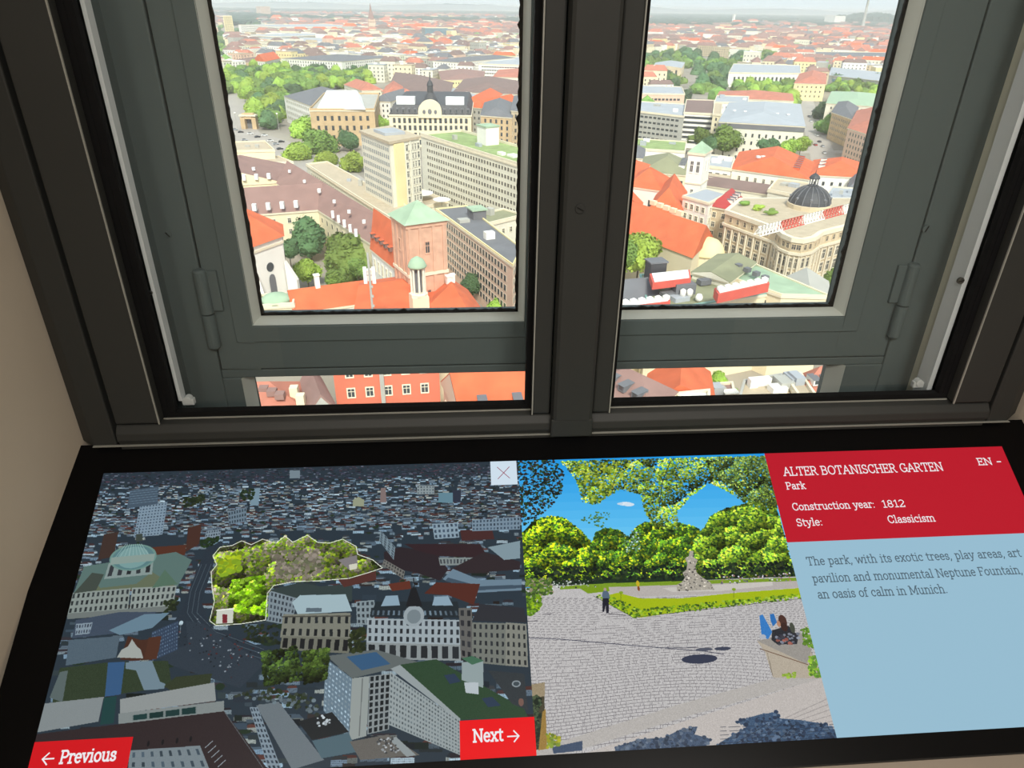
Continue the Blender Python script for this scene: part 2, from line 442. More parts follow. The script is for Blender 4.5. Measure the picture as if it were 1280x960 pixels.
bx = scr(574.5, 901); by = scr(666, 896)
slab(bx[0], AC + .0005, B0, scr(620, 898.6)[1], -.001, .0004).build('next_button', emit('button_red', (232, 14, 22)), DSP, label='red button reading Next')
px_ = scr(166.5, 921)
slab(A0, px_[0], B0, px_[1], -.001, .0004).build('previous_button', emit('button_red2', (205, 22, 30)), DSP, label='red button reading Previous')
cx0, cb0 = scr(614, 606.5)
slab(cx0, AC - .0015, cb0, B1, -.001, .0004).build('close_button', emit('button_white', (205, 222, 235)), DSP, label='white square button with a thin cross')
# plinth below the display
mb = MB(); c = []
for x in (-.4105, .6395):
    pr = [SP(x, .3255, -.031), SP(x, -.10, -.031), SP(x, -.13, -.05)]
    pr += [np.array([x, pr[-1][1], Z - 1.6]), np.array([x, .618, Z - 1.6]), np.array([x, .618, pr[0][2] - .004])]
    c.append(pr)
for k in range(6):
    l = (k + 1) % 6; mb.face([c[0][k], c[1][k], c[1][l], c[0][l]])
mb.face(c[0]); mb.face(c[1][::-1])
pl_o = (.11, .4, Z - 1.6)
tag(mb.build('display_plinth', mat('beige_plinth', (140, 128, 114), 0.8, 0.05, 5), org=pl_o),
    'beige sloping plinth that carries the black touch display', 'plinth')
# ------------------------------------------------------------------ lettering: a small slab-serif stroke alphabet
def arc(cx, cy, rx, ry, a0, a1, n=9):
    return [(cx + rx * cos(radians(a0 + (a1 - a0) * k / n)), cy + ry * sin(radians(a0 + (a1 - a0) * k / n))) for k in range(n + 1)]
def sf(x, y, l=.09, r=.09): return [(x - l, y), (x + r, y)]
XH = .50; CH = .72; AS = .76
GL = {}
def G(ch, wdt, *st): GL[ch] = (wdt, st)
G('A', .70, [(.08, 0), (.35, CH), (.62, 0)], [(.18, .25), (.52, .25)], sf(.08, 0), sf(.62, 0))
G('B', .62, [(.12, 0), (.12, CH)], [(.04, CH), (.32, CH)] + arc(.32, .55, .17, .17, 90, -90) , [(.12, .38), (.34, .38)] + arc(.34, .19, .19, .19, 90, -90) + [(.04, 0)])
G('C', .66, arc(.36, .36, .28, .36, 50, 310, 14), [(.56, .52), (.56, .70)], [(.56, .20), (.56, .06)])
G('E', .60, [(.12, 0), (.12, CH)], [(.04, CH), (.50, CH), (.50, .58)], [(.12, .37), (.40, .37)], [(.04, 0), (.53, 0), (.53, .15)], [(.40, .30), (.40, .44)])
G('F', .56, [(.12, 0), (.12, CH)], [(.04, CH), (.50, CH), (.50, .58)], [(.12, .37), (.38, .37)], sf(.12, 0, .08, .10))
G('G', .70, arc(.36, .36, .28, .36, 50, 350, 14), [(.62, .30), (.62, .05)], [(.42, .32), (.68, .32)], [(.56, .54), (.56, .70)])
G('H', .74, [(.14, 0), (.14, CH)], [(.60, 0), (.60, CH)], [(.14, .37), (.60, .37)], sf(.14, 0), sf(.60, 0), sf(.14, CH), sf(.60, CH))
G('I', .32, [(.16, 0), (.16, CH)], sf(.16, 0, .1, .1), sf(.16, CH, .1, .1))
G('L', .56, [(.12, 0), (.12, CH)], sf(.12, CH, .08, .10), [(.04, 0), (.50, 0), (.50, .17)])
G('M', .88, [(.14, 0), (.14, CH), (.44, .12), (.74, CH), (.74, 0)], sf(.14, 0), sf(.74, 0), [(.04, CH), (.14, CH)], [(.74, CH), (.84, CH)])
G('N', .76, [(.14, 0), (.14, CH), (.62, 0), (.62, CH)], sf(.14, 0), sf(.62, CH), [(.04, CH), (.14, CH)])
G('O', .74, arc(.37, .36, .29, .36, 0, 360, 20))
G('P', .58, [(.12, 0), (.12, CH)], [(.04, CH), (.33, CH)] + arc(.33, .53, .18, .19, 90, -90) + [(.12, .34)], sf(.12, 0, .08, .11))
G('R', .66, [(.12, 0), (.12, CH)], [(.04, CH), (.33, CH)] + arc(.33, .54, .17, .18, 90, -90) + [(.12, .36)], [(.34, .36), (.54, 0), (.63, 0)], sf(.12, 0, .08, .10))
G('S', .56, arc(.28, .54, .19, .18, 40, 260, 10) + arc(.28, .18, .20, .18, 80, -140, 10), [(.44, .56), (.44, .70)], [(.09, .14), (.09, .02)])
G('T', .64, [(.32, 0), (.32, CH)], [(.06, .56), (.06, CH), (.58, CH), (.58, .56)], sf(.32, 0, .1, .1))
G('a', .52, arc(.24, .35, .15, .15, 150, 0, 8) + [(.39, .06), (.47, 0)], arc(.23, .14, .16, .14, 75, 345, 12))
G('a', .52, arc(.24, .35, .15, .15, 150, 0, 8) + [(.39, .05), (.43, 0), (.49, .01)], [(.39, .28), (.24, .28)] + arc(.22, .14, .14, .14, 90, 270, 8) + [(.30, .02), (.39, .10)])
G('b', .54, [(.13, 0), (.13, AS), (.04, AS)], arc(.29, .25, .17, .25, 160, -160, 14))
G('c', .48, arc(.26, .25, .20, .25, 50, 310, 12), [(.40, .34), (.40, .48)])
G('d', .56, [(.42, AS), (.42, 0), (.51, 0)], [(.33, AS), (.42, AS)], arc(.26, .25, .18, .25, 20, 340, 14))
G('e', .50, [(.07, .27), (.43, .27)] + arc(.25, .27, .18, .23, 0, 180, 9) + arc(.26, .24, .19, .24, 180, 315, 8))
G('f', .36, [(.15, 0), (.15, .62)] + arc(.26, .62, .11, .14, 180, 60, 6), [(.04, XH), (.30, XH)], sf(.15, 0, .09, .12))
G('h', .60, [(.14, 0), (.14, AS), (.05, AS)], [(.14, .33)] + arc(.30, .33, .16, .17, 150, 0, 7) + [(.46, 0)], sf(.14, 0), sf(.46, 0))
G('i', .30, [(.05, XH), (.15, XH), (.15, 0)], sf(.15, 0, .1, .1), [(.13, .70), (.17, .70)])
G('k', .56, [(.14, 0), (.14, AS), (.05, AS)], [(.14, .20), (.40, XH), (.48, XH)], [(.25, .31), (.44, 0), (.52, 0)], sf(.14, 0), [(.32, XH), (.5, XH)])
G('l', .30, [(.05, AS), (.15, AS), (.15, 0)], sf(.15, 0, .1, .1))
G('m', .90, [(.05, XH), (.14, XH), (.14, 0)], [(.14, .36)] + arc(.29, .35, .15, .15, 150, 0, 6) + [(.44, 0)], [(.44, .36)] + arc(.60, .35, .16, .15, 150, 0, 6) + [(.76, 0)], sf(.14, 0), sf(.44, 0, .07, .07), sf(.76, 0))
G('n', .60, [(.05, XH), (.14, XH), (.14, 0)], [(.14, .34)] + arc(.30, .34, .16, .16, 150, 0, 7) + [(.46, 0)], sf(.14, 0), sf(.46, 0))
G('o', .54, arc(.27, .25, .20, .25, 0, 360, 16))
G('p', .56, [(.05, XH), (.14, XH), (.14, -.22)], arc(.30, .25, .18, .25, 160, -160, 14), sf(.14, -.22))
G('r', .44, [(.05, XH), (.14, XH), (.14, 0)], [(.14, .33)] + arc(.31, .32, .17, .18, 160, 70, 5) + [(.40, .42)], sf(.14, 0, .09, .11))
G('s', .44, arc(.22, .375, .14, .125, 40, 265, 8) + arc(.22, .125, .15, .125, 85, -140, 8), [(.34, .36), (.34, .48)], [(.08, .12), (.08, .02)])
G('t', .38, [(.16, .66), (.16, .12)] + arc(.27, .12, .11, .12, 180, 300, 6), [(.04, XH), (.32, XH)])
G('u', .60, [(.04, XH), (.13, XH), (.13, .16)] + arc(.28, .16, .15, .16, 180, 330, 6) + [(.45, .15)], [(.36, XH), (.45, XH), (.45, 0), (.54, 0)])
G('v', .54, [(.08, XH), (.27, 0), (.46, XH)], sf(.08, XH, .07, .09), sf(.46, XH, .09, .07))
G('w', .78, [(.08, XH), (.23, 0), (.39, XH), (.55, 0), (.70, XH)], sf(.08, XH, .07, .08), sf(.70, XH, .08, .07))
G('x', .54, [(.10, XH), (.44, 0)], [(.44, XH), (.10, 0)], sf(.1, XH, .07, .07), sf(.44, XH, .07, .07), sf(.1, 0, .07, .07), sf(.44, 0, .07, .07))
G('y', .54, [(.08, XH), (.27, .02)], [(.46, XH), (.24, -.12), (.16, -.21), (.06, -.20)], sf(.08, XH, .07, .09), sf(.46, XH, .09, .07))
G('1', .40, [(.08, .60), (.22, CH), (.22, 0)], sf(.22, 0, .13, .13))
G('2', .52, arc(.26, .53, .18, .18, 160, -35, 8) + [(.08, .04), (.08, 0), (.44, 0), (.44, .12)])
G('8', .54, arc(.27, .54, .15, .17, 0, 360, 14), arc(.27, .19, .19, .19, 0, 360, 14))
G(':', .24, [(.10, .02), (.14, .02)], [(.10, .42), (.14, .42)])
G('.', .24, [(.10, .02), (.14, .02)])
G(',', .24, [(.12, .04), (.12, 0), (.06, -.13)])
G('-', .34, [(.06, .28), (.28, .28)])
G(' ', .30)
def stroke(mb, pts, w, h, tf):
    for (x0, y0), (x1, y1) in zip(pts, pts[1:]):
        dx, dy = x1 - x0, y1 - y0; L = sqrt(dx * dx + dy * dy) or 1e-6
        ux, uy = dx / L * w / 2, dy / L * w / 2; ex = .75
        q = [(x0 - ux * ex - uy, y0 - uy * ex + ux), (x0 - ux * ex + uy, y0 - uy * ex - ux), (x1 + ux * ex + uy, y1 + uy * ex - ux), (x1 + ux * ex - uy, y1 + uy * ex + ux)]
        mb.face([SP(*tf(x, y), h) for x, y in q])
def text(s, p0, p1, cap, mt, h=.0009, wt=.085, name='lettering', parent=None):
    """s between photo pixels p0 and p1 on its baseline; cap = capital height in metres"""
    a0, b0 = scr(*p0); a1, b1 = scr(*p1); total = sum(GL[c][0] for c in s)
    k = (a1 - a0) / total; sy = cap / CH; mb = MB(); x = 0.0; bm_ = (b0 + b1) / 2
    for c in s:
        wd, st = GL[c]
        for p in st:
            # strokes are laid out in units of the cap height so that their weight stays even
            pts = [((x + u) * k / sy, v) for u, v in p]
            stroke(mb, pts, wt, h, lambda u, v: (a0 + u * sy, bm_ + v * sy))
        x += wd
    return mb.build(name, mt, parent or DSP)
wh = emit('letters_white', (236, 232, 236)); gy = emit('letters_grey', (84, 104, 116))
text('ALTER BOTANISCHER GARTEN', (979.5, 594.4), (1180, 589), .0092, wh, wt=.085)
text('Park', (983, 611.8), (1007.5, 611.2), .0073, wh, wt=.10)
text('Construction year:', (990.5, 637.6), (1094, 635), .0073, wh, wt=.095)
text('1812', (1103, 634.4), (1132, 633.6), .0073, wh, wt=.095)
text('Style:', (996, 657.7), (1028.5, 656.8), .0073, wh, wt=.095)
text('Classicism', (1110, 653.6), (1169.5, 652.1), .0073, wh, wt=.095)
text('EN', (1222.5, 581.6), (1241, 581.0), .0076, wh, wt=.10)
text('-', (1246, 580.8), (1252.5, 580.6), .0076, wh, wt=.12)
text('The park, with its exotic trees, play areas, art', (1008.5, 705.4), (1277.5, 697.2), .0078, gy, wt=.095)
text('pavilion and monumental Neptune Fountain,', (1015.5, 726.8), (1279, 718.8), .0078, gy, wt=.095)
text('an oasis of calm in Munich.', (1022, 747.3), (1185, 742.2), .0078, gy, wt=.095)
text('Previous', (74.5, 953.6), (145, 950.8), .0090, wh, h=.001, wt=.12)
text('Next', (591, 927.2), (629.5, 925.6), .0092, wh, h=.001, wt=.12)
def arrow(p0, p1, mt, w=.0011, hd=.0042):
    a0, b0 = scr(*p0); a1, b1 = scr(*p1); b1 = b0; s_ = 1 if a1 > a0 else -1; mb = MB()
    f = lambda u, v: (u, v)
    stroke(mb, [(a0, b0), (a1, b1)], w, .001, f); stroke(mb, [(a1 - s_ * hd, b1 + hd), (a1, b1), (a1 - s_ * hd, b1 - hd)], w, .001, f)
    mb.build('arrow_symbol', mt, DSP)
arrow((634.5, 920.8), (648.5, 920.3), wh); arrow((68, 948.2), (54, 948.6), wh)
mb = MB(); f = lambda u, v: (u, v)
q = [scr(621.5, 584.5), scr(637, 598), scr(636.5, 584), scr(622.5, 599)]
stroke(mb, [q[0], q[1]], .0007, .001, f); stroke(mb, [q[2], q[3]], .0007, .001, f)
mb.build('cross_symbol', emit('cross_red', (150, 60, 80)), DSP)

# ------------------------------------------------------------------ the two pictures on the screen (flat print), painted by code
class Canvas:
    def __init__(s, a0, a1, b0, b1, res=2900):
        s.a0, s.b0, s.res = a0, b0, res
        s.W = int((a1 - a0) * res); s.H = int((b1 - b0) * res); s.a1, s.b1 = a1, b1
        s.im = np.zeros((s.H, s.W, 3), np.float32)
    def c(s, p):
        a, b = scr(*p); return (a - s.a0) * s.res, (b - s.b0) * s.res
    def fill(s, col): s.im[:] = col
    def poly(s, pts, col, jit=0.0):
        q = np.array([s.c(p) for p in pts]); s._poly(q, col, jit)
    def _poly(s, q, col, jit=0.0):
        x0, y0 = np.floor(q.min(0)).astype(int); x1, y1 = np.ceil(q.max(0)).astype(int) + 1
        x0, y0 = max(x0, 0), max(y0, 0); x1, y1 = min(x1, s.W), min(y1, s.H)
        if x1 <= x0 or y1 <= y0: return
        yy, xx = np.mgrid[y0:y1, x0:x1]; yy = yy + .5; xx = xx + .5
        ins = np.zeros(xx.shape, bool)
        for (ax, ay), (bx_, by_) in zip(q, np.roll(q, -1, 0)):
            if ay == by_: continue
            cnd = ((ay > yy) != (by_ > yy)) & (xx < (bx_ - ax) * (yy - ay) / (by_ - ay) + ax); ins ^= cnd
        v = np.array(col, np.float32)
        if jit: v = v + rng.uniform(-jit, jit, xx.shape)[..., None]
        reg = s.im[y0:y1, x0:x1]; reg[ins] = v if not jit else v[ins]
    def line(s, p, q, w, col):
        (x0, y0), (x1, y1) = s.c(p), s.c(q); d = np.array([x1 - x0, y1 - y0]); L = np.hypot(*d) or 1
        n_ = np.array([-d[1], d[0]]) / L * w * 1.4
        s._poly(np.array([(x0, y0) + n_, (x1, y1) + n_, (x1, y1) - n_, (x0, y0) - n_]), col)
    def pline(s, pts, w, col):
        for p, q in zip(pts, pts[1:]): s.line(p, q, w, col)
    def spot(s, p, rx, ry, col, al=1.0):
        x, y = s.c(p); rx *= 2.3; ry *= 2.3
        x0, x1 = max(int(x - rx), 0), min(int(x + rx) + 2, s.W); y0, y1 = max(int(y - ry), 0), min(int(y + ry) + 2, s.H)
        if x1 <= x0 or y1 <= y0: return
        yy, xx = np.mgrid[y0:y1, x0:x1]; m_ = ((xx - x) / rx) ** 2 + ((yy - y) / ry) ** 2 <= 1
        reg = s.im[y0:y1, x0:x1]; reg[m_] = reg[m_] * (1 - al) + np.array(col) * al
    def blobs(s, pts, n_, r, cols, asp=.8, al=1.0, clump=0):
        cen = None; n_ = n_ * 3 if clump else n_
        q = np.array(pts, float); x0, y0 = q.min(0); x1, y1 = q.max(0); k = 0; g = 0
        while k < n_ and g < n_ * 8:
            g += 1; x, y = rng.uniform(x0, x1), rng.uniform(y0, y1); ins = False
            for (ax, ay), (bx_, by_) in zip(q, np.roll(q, -1, 0)):
                if (ay > y) != (by_ > y) and x < (bx_ - ax) * (y - ay) / (by_ - ay) + ax: ins = not ins
            if not ins: continue
            k += 1; rr = rng.uniform(r[0], r[1]); cc = np.array(cols[rng.randint(len(cols))]) * rng.uniform(.85, 1.15)
            if clump:
                if cen is None: cen = np.column_stack([rng.uniform(x0, x1, clump), rng.uniform(y0, y1, clump)]); cv_ = rng.uniform(.7, 1.2, clump); rc = sqrt((x1 - x0) * (y1 - y0) / clump) * .6
                j = np.argmin((cen[:, 0] - x) ** 2 + (cen[:, 1] - y) ** 2); cc = cc * cv_[j] * np.clip(1.0 + .45 * ((cen[j, 1] - y) + .5 * (cen[j, 0] - x)) / rc, .35, 1.45); rr *= .62
            s.spot((x, y), rr, rr * asp, np.clip(cc, 0, 255), al)
    def facade(s, A, B, C, D, rows, cols, wall, win, fx=.5, fy=.55):
        """A top left, B top right, C bottom right, D bottom left"""
        s.poly([A, B, C, D], wall, 5); A, B, C, D = [np.array(v, float) for v in (A, B, C, D)]
        P = lambda u, v: (A * (1 - u) + B * u) * (1 - v) + (D * (1 - u) + C * u) * v
        for r_ in range(rows):
            for c_ in range(cols):
                u0 = (c_ + .5 - fx / 2) / cols; u1 = (c_ + .5 + fx / 2) / cols; v0 = (r_ + .5 - fy / 2) / rows; v1 = (r_ + .5 + fy / 2) / rows
                s.poly([P(u0, v0), P(u1, v0), P(u1, v1), P(u0, v1)], np.array(win) * rng.uniform(.8, 1.25))
    def output(s, name, bright=1.0):
        im = bpy.data.images.new(name, s.W, s.H); px = np.ones((s.H, s.W, 4), np.float32)
        px[..., :3] = np.clip(s.im * bright, 0, 255) / 255.0
        im.pixels.foreach_set(px.ravel()); im.update(); im.pack()
        m_ = bpy.data.materials.new(name); m_.use_nodes = True; nn = m_.node_tree
        b = nn.nodes['Principled BSDF']; b.inputs['Base Color'].default_value = (.004, .004, .004, 1); b.inputs['Roughness'].default_value = .3; b.inputs['Specular IOR Level'].default_value = .12
        ti = nn.nodes.new('ShaderNodeTexImage'); ti.image = im; ti.extension = 'EXTEND'
        nn.links.new(ti.outputs[0], b.inputs['Emission Color']); b.inputs['Emission Strength'].default_value = 1.0
        mb = MB(); mb.face([SP(s.a0, s.b0, 0), SP(s.a1, s.b0, 0), SP(s.a1, s.b1, 0), SP(s.a0, s.b1, 0)])
        me = mb.mesh(name, m_, absorg(DSP)); uv = me.uv_layers.new(name='uv')
        for k, c_ in enumerate(((0, 0), (1, 0), (1, 1), (0, 1))): uv.data[k].uv = c_
        o = bpy.data.objects.new(name, me); COL.objects.link(o); o.parent = DSP; return o

# --- left picture: the city seen from the air, dimmed, with the park lit up
cv = Canvas(A0, AC, B0, B1); cv.fill((40, 52, 62))
full = [(125, 590), (650, 574), (668, 945), (30, 962)]
def cityrows(y0, y1, n_, s0, s1, cols):
    for _ in range(n_):
        t_ = rng.uniform(0, 1); y = y0 + (y1 - y0) * t_; x = rng.uniform(60, 655)
        y2 = y - (x - 390) * .026 ; sz = s0 + (s1 - s0) * t_; w_ = rng.uniform(.8, 4) * sz; h_ = rng.uniform(.4, 1.1) * sz
        c_ = np.array(cols[rng.randint(len(cols))]) * rng.uniform(.7, 1.2)
        cv.poly([(x, y2), (x + w_, y2), (x + w_, y2 + h_), (x, y2 + h_)], c_)
blues = [(92, 118, 138), (70, 92, 110), (48, 62, 74), (110, 134, 150), (30, 38, 44), (66, 48, 48), (58, 40, 42), (34, 44, 50), (28, 40, 38)]
cityrows(584, 600, 1500, 1.0, 1.5, [(46, 52, 66), (60, 62, 78), (66, 50, 60), (34, 40, 50), (90, 98, 112), (40, 46, 50)])
def townrows(y0, y1, n_, s0, s1):
    for t_ in np.sort(rng.uniform(0, 1, n_)):
        y = y0 + (y1 - y0) * t_; x = rng.uniform(50, 655); y -= (x - 390) * .026; s_ = s0 + (s1 - s0) * t_
        w_ = rng.uniform(2.2, 6.5) * s_; h_ = rng.uniform(.8, 1.5) * s_; sk = rng.uniform(-.5, .5) * s_; rh = rng.uniform(.5, 1.1) * s_
        rc = np.array([(58, 42, 44), (46, 44, 50), (74, 48, 44), (40, 50, 58), (86, 100, 112), (64, 78, 90), (52, 56, 60)][rng.randint(7)]) * rng.uniform(.8, 1.2)
        wc = np.array([(118, 142, 158), (96, 118, 136), (132, 150, 160), (84, 100, 114), (120, 128, 126)][rng.randint(5)]) * rng.uniform(.8, 1.35)
        cv.poly([(x, y), (x + w_, y - .02 * w_), (x + w_ * .9 + sk, y - rh), (x + w_ * .12 + sk, y - rh)], rc)
        if rng.rand() < .85:
            cv.poly([(x, y), (x + w_, y - .02 * w_), (x + w_, y + h_), (x, y + h_)], wc)
            if s_ > 1.6:
                nc = int(w_ / 1.6); nr = 1 if h_ < 2.4 else 2 if h_ < 4.5 else 3
                for r_ in range(nr):
                    for c_ in range(nc):
                        wx = x + w_ * (c_ + .3) / nc; wy = y + h_ * (r_ + .3) / nr; cv.poly([(wx, wy), (wx + .7, wy), (wx + .7, wy + .55 * h_ / nr), (wx, wy + .55 * h_ / nr)], wc * .5)
        elif rng.rand() < .5: cv.spot((x + w_ / 2, y), w_ * .3, rh * .7, (34, 48, 36))
cityrows(598, 655, 900, 1.5, 2.6, blues)
townrows(600, 662, 2300, 1.1, 2.0)
townrows(655, 735, 520, 2.0, 3.4)
townrows(725, 960, 260, 3.4, 6)
cityrows(715, 960, 160, 5.0, 9, [(52, 66, 78), (64, 78, 88), (34, 42, 50), (44, 40, 40), (46, 56, 60), (30, 40, 38)])
cv.poly([(362, 588), (375, 588), (375, 598), (362, 598)], (110, 125, 135)); cv.poly([(314, 611), (325, 610), (323, 632), (313, 632)], (112, 136, 150))
# slab with grid facade, dark long roofs
cv.facade((175, 632), (209, 628), (203, 668), (167, 672), 11, 9, (120, 140, 156), (62, 78, 92), .5, .45)
cv.poly([(163, 613), (198, 608), (197, 630), (158, 636)], (66, 82, 96)); [cv.line((162, 615 + k * 3), (197, 611 + k * 3), .5, (98, 120, 138)) for k in range(6)]
cv.poly([(235, 660), (252, 655), (249, 680), (232, 690)], (66, 44, 38)); cv.poly([(190, 684), (233, 681), (231, 694), (192, 696)], (78, 46, 36))
cv.poly([(130, 668), (148, 665), (142, 696), (122, 700)], (60, 46, 42))
cv.facade((258, 664), (276, 661), (275, 673), (255, 676), 3, 6, (120, 136, 148), (52, 62, 72))
cv.facade((285, 640), (308, 634), (308, 652), (286, 656), 3, 7, (100, 118, 132), (46, 58, 68))
cv.blobs([(300, 613), (318, 611), (316, 625), (302, 627)], 40, (1.2, 2.4), [(38, 52, 34), (30, 44, 30)])
cv.blobs([(229, 622), (255, 618), (255, 630), (230, 634)], 60, (1.2, 2.4), [(44, 54, 34), (32, 42, 30)])
cv.blobs([(250, 675), (272, 670), (272, 682), (252, 685)], 50, (1.2, 2.4), [(36, 54, 30), (28, 42, 28)])
# palace of justice: green glass dome
cv.poly([(105, 708), (220, 690), (240, 700), (222, 733), (92, 742)], (84, 108, 104))
cv.poly([(92, 742), (120, 728), (125, 735), (170, 730), (190, 715), (220, 733)], (92, 102, 82))
cv.facade((90, 741), (163, 735), (160, 762), (84, 768), 3, 12, (128, 138, 134), (44, 50, 52), .45, .6)
cv.facade((165, 735), (221, 732), (216, 757), (162, 763), 3, 9, (134, 144, 140), (44, 50, 52), .45, .6)
cv.poly([(84, 767), (216, 757), (214, 764), (84, 774)], (104, 112, 110))
cv.facade((136, 704), (192, 698), (190, 718), (130, 724), 1, 5, (124, 140, 138), (40, 44, 48), .45, .7)
for k, (rx, ry) in enumerate(((27, 16), (24, 14.5), (18, 13))): cv.spot((166, 697), rx, ry, [(100, 134, 128), (84, 118, 122), (112, 146, 146)][k])
for k in range(-4, 5): cv.line((166 + k * 6, 700), (167 + k * 2.4, 680), .5, (140, 170, 168))
cv.poly([(139, 697), (194, 692), (192, 701), (138, 706)], (128, 146, 140)); cv.poly([(170, 668), (178, 667), (178, 676), (170, 677)], (58, 66, 62)); cv.line((174, 660), (174, 668), .6, (50, 60, 56))
cv.poly([(190, 735), (206, 712), (222, 730)], (78, 104, 88)); cv.poly([(92, 742), (115, 716), (130, 718), (120, 738)], (62, 70, 64))
cv.blobs([(205, 752), (222, 748), (222, 762), (206, 766)], 50, (1.3, 2.5), [(46, 56, 34), (34, 42, 30)])
# wide road running down and right
road = [(256, 688), (276, 676), (262, 720), (252, 752), (262, 784), (300, 798), (340, 815), (325, 832), (280, 822), (225, 812), (210, 790), (228, 760), (240, 728)]
cv.poly(road, (40, 50, 60), 4)
for d_ in (0, 6, 12): cv.pline([(264 - d_, 705), (250 - d_, 740), (246 - d_, 766), (270 - d_, 790 + d_), (330, 812 + d_)], .35, (86, 100, 110))
cv.poly([(190, 818), (235, 806), (232, 776), (255, 780), (285, 800), (330, 830), (300, 860), (270, 850), (215, 832)], (46, 56, 66), 4)
cv.blobs([(240, 770), (330, 815), (290, 850), (215, 800)], 90, (.5, 1.3), [(120, 130, 140), (28, 32, 38), (80, 40, 40)])
cv.facade((190, 790), (223, 776), (222, 812), (186, 828), 8, 12, (50, 64, 84), (84, 104, 124), .4, .4)
# left lower blocks
cv.poly([(95, 775), (150, 765), (195, 765), (180, 788), (90, 798)], (60, 72, 88), 4); cv.poly([(136, 788), (180, 768), (212, 766), (190, 785), (150, 794)], (96, 122, 138))
cv.facade((95, 780), (116, 778), (112, 792), (94, 794), 2, 6, (124, 140, 152), (60, 70, 84)); cv.poly([(86, 800), (150, 795), (145, 822), (82, 832)], (76, 92, 104), 6)
cv.poly([(150, 825), (160, 795), (175, 800), (200, 798), (190, 825)], (66, 42, 34)); cv.poly([(146, 822), (152, 812), (160, 808), (165, 799), (171, 808), (176, 812), (179, 823)], (150, 156, 152))
cv.poly([(186, 797), (202, 795), (196, 824), (180, 824)], (74, 46, 36))
cv.poly([(75, 835), (135, 828), (210, 826), (215, 858), (65, 880)], (46, 58, 42), 8)
cv.poly([(135, 828), (156, 827), (151, 868), (131, 871)], (52, 84, 120)); cv.poly([(157, 828), (190, 826), (200, 852), (207, 855), (205, 861), (180, 863), (170, 838), (157, 836)], (104, 124, 136))
cv.poly([(62, 872), (75, 840), (85, 838), (78, 878)], (84, 96, 96)); cv.poly([(205, 858), (220, 846), (265, 842), (262, 858), (215, 864)], (48, 56, 40), 6)
cv.poly([(50, 880), (130, 871), (123, 902), (44, 916)], (122, 130, 132), 3); cv.poly([(130, 872), (146, 870), (142, 904), (125, 906)], (30, 62, 62))
cv.poly([(150, 874), (268, 853), (270, 876), (150, 892)], (134, 140, 140), 3); cv.poly([(148, 892), (280, 876), (280, 890), (148, 905)], (120, 128, 128), 3)
cv.facade((165, 894), (246, 883), (246, 892), (165, 901), 1, 4, (110, 120, 120), (24, 48, 48), .85, .9)
cv.poly([(44, 918), (280, 889), (335, 962), (40, 962)], (46, 38, 40), 3); cv.line((280, 889), (330, 962), .6, (84, 88, 92))
cv.facade((162, 938), (250, 932), (262, 962), (160, 962), 2, 8, (112, 124, 130), (60, 74, 84), .3, .5)
for x_, y_ in ((185, 930), (203, 928), (221, 926), (238, 924)): cv.spot((x_, y_), 1.3, 2.8, (24, 24, 28))
for k in range(5): cv.line((256 + k * 4, 935 + k * 6), (266 + k * 4, 926 + k * 6), .7, (134, 144, 152))
# middle: stone palaces and towers
cv.poly([(335, 738), (375, 728), (400, 733), (440, 730), (440, 752), (380, 752)], (50, 62, 62)); cv.facade((333, 737), (372, 748), (364, 782), (331, 776), 5, 8, (118, 132, 140), (52, 60, 68))
cv.poly([(365, 753), (375, 744), (432, 743), (440, 764), (372, 768)], (150, 172, 180)); cv.poly([(383, 760), (402, 760), (402, 765), (382, 765)], (84, 98, 108))
cv.facade((354, 768), (438, 766), (438, 800), (350, 797), 2, 9, (116, 118, 108), (32, 36, 38), .4, .55); cv.facade((352, 795), (438, 797), (436, 817), (350, 812), 1, 8, (104, 106, 96), (26, 28, 30), .55, .7)
cv.line((352, 771), (439, 770), 1.2, (72, 72, 66)); cv.facade((445, 752), (468, 750), (468, 782), (446, 780), 4, 4, (122, 136, 142), (46, 54, 60))
cv.poly([(462, 771), (470, 752), (572, 752), (576, 772)], (34, 42, 48)); cv.facade((464, 761), (572, 762), (575, 771), (462, 771), 1, 17, (34, 42, 48), (84, 100, 112), .4, .6)
cv.facade((459, 773), (576, 775), (576, 806), (458, 803), 3, 15, (146, 158, 164), (44, 50, 56), .42, .6); cv.facade((458, 803), (576, 806), (576, 826), (458, 824), 1, 9, (130, 138, 140), (34, 38, 42), .6, .75)
cv.spot((517, 770), 12, 12, (140, 152, 158)); cv.spot((517, 771), 8, 8, (110, 122, 128)); cv.poly([(507, 758), (514, 735), (520, 735), (528, 758)], (28, 30, 34)); cv.line((517, 722), (517, 738), 1.0, (26, 28, 32))
cv.poly([(482, 745), (497, 744), (500, 757), (476, 758)], (130, 154, 170)); cv.poly([(543, 746), (560, 745), (566, 757), (540, 757)], (130, 154, 170))
cv.poly([(590, 776), (600, 755), (655, 760), (658, 778)], (44, 46, 52)); cv.facade((590, 778), (632, 779), (632, 832), (590, 828), 5, 6, (108, 112, 106), (38, 42, 46), .4, .55)
cv.facade((632, 778), (658, 780), (660, 834), (632, 832), 5, 4, (122, 124, 116), (40, 44, 46), .4, .55); cv.facade((573, 760), (590, 760), (590, 826), (576, 822), 5, 2, (92, 92, 90), (40, 42, 46))
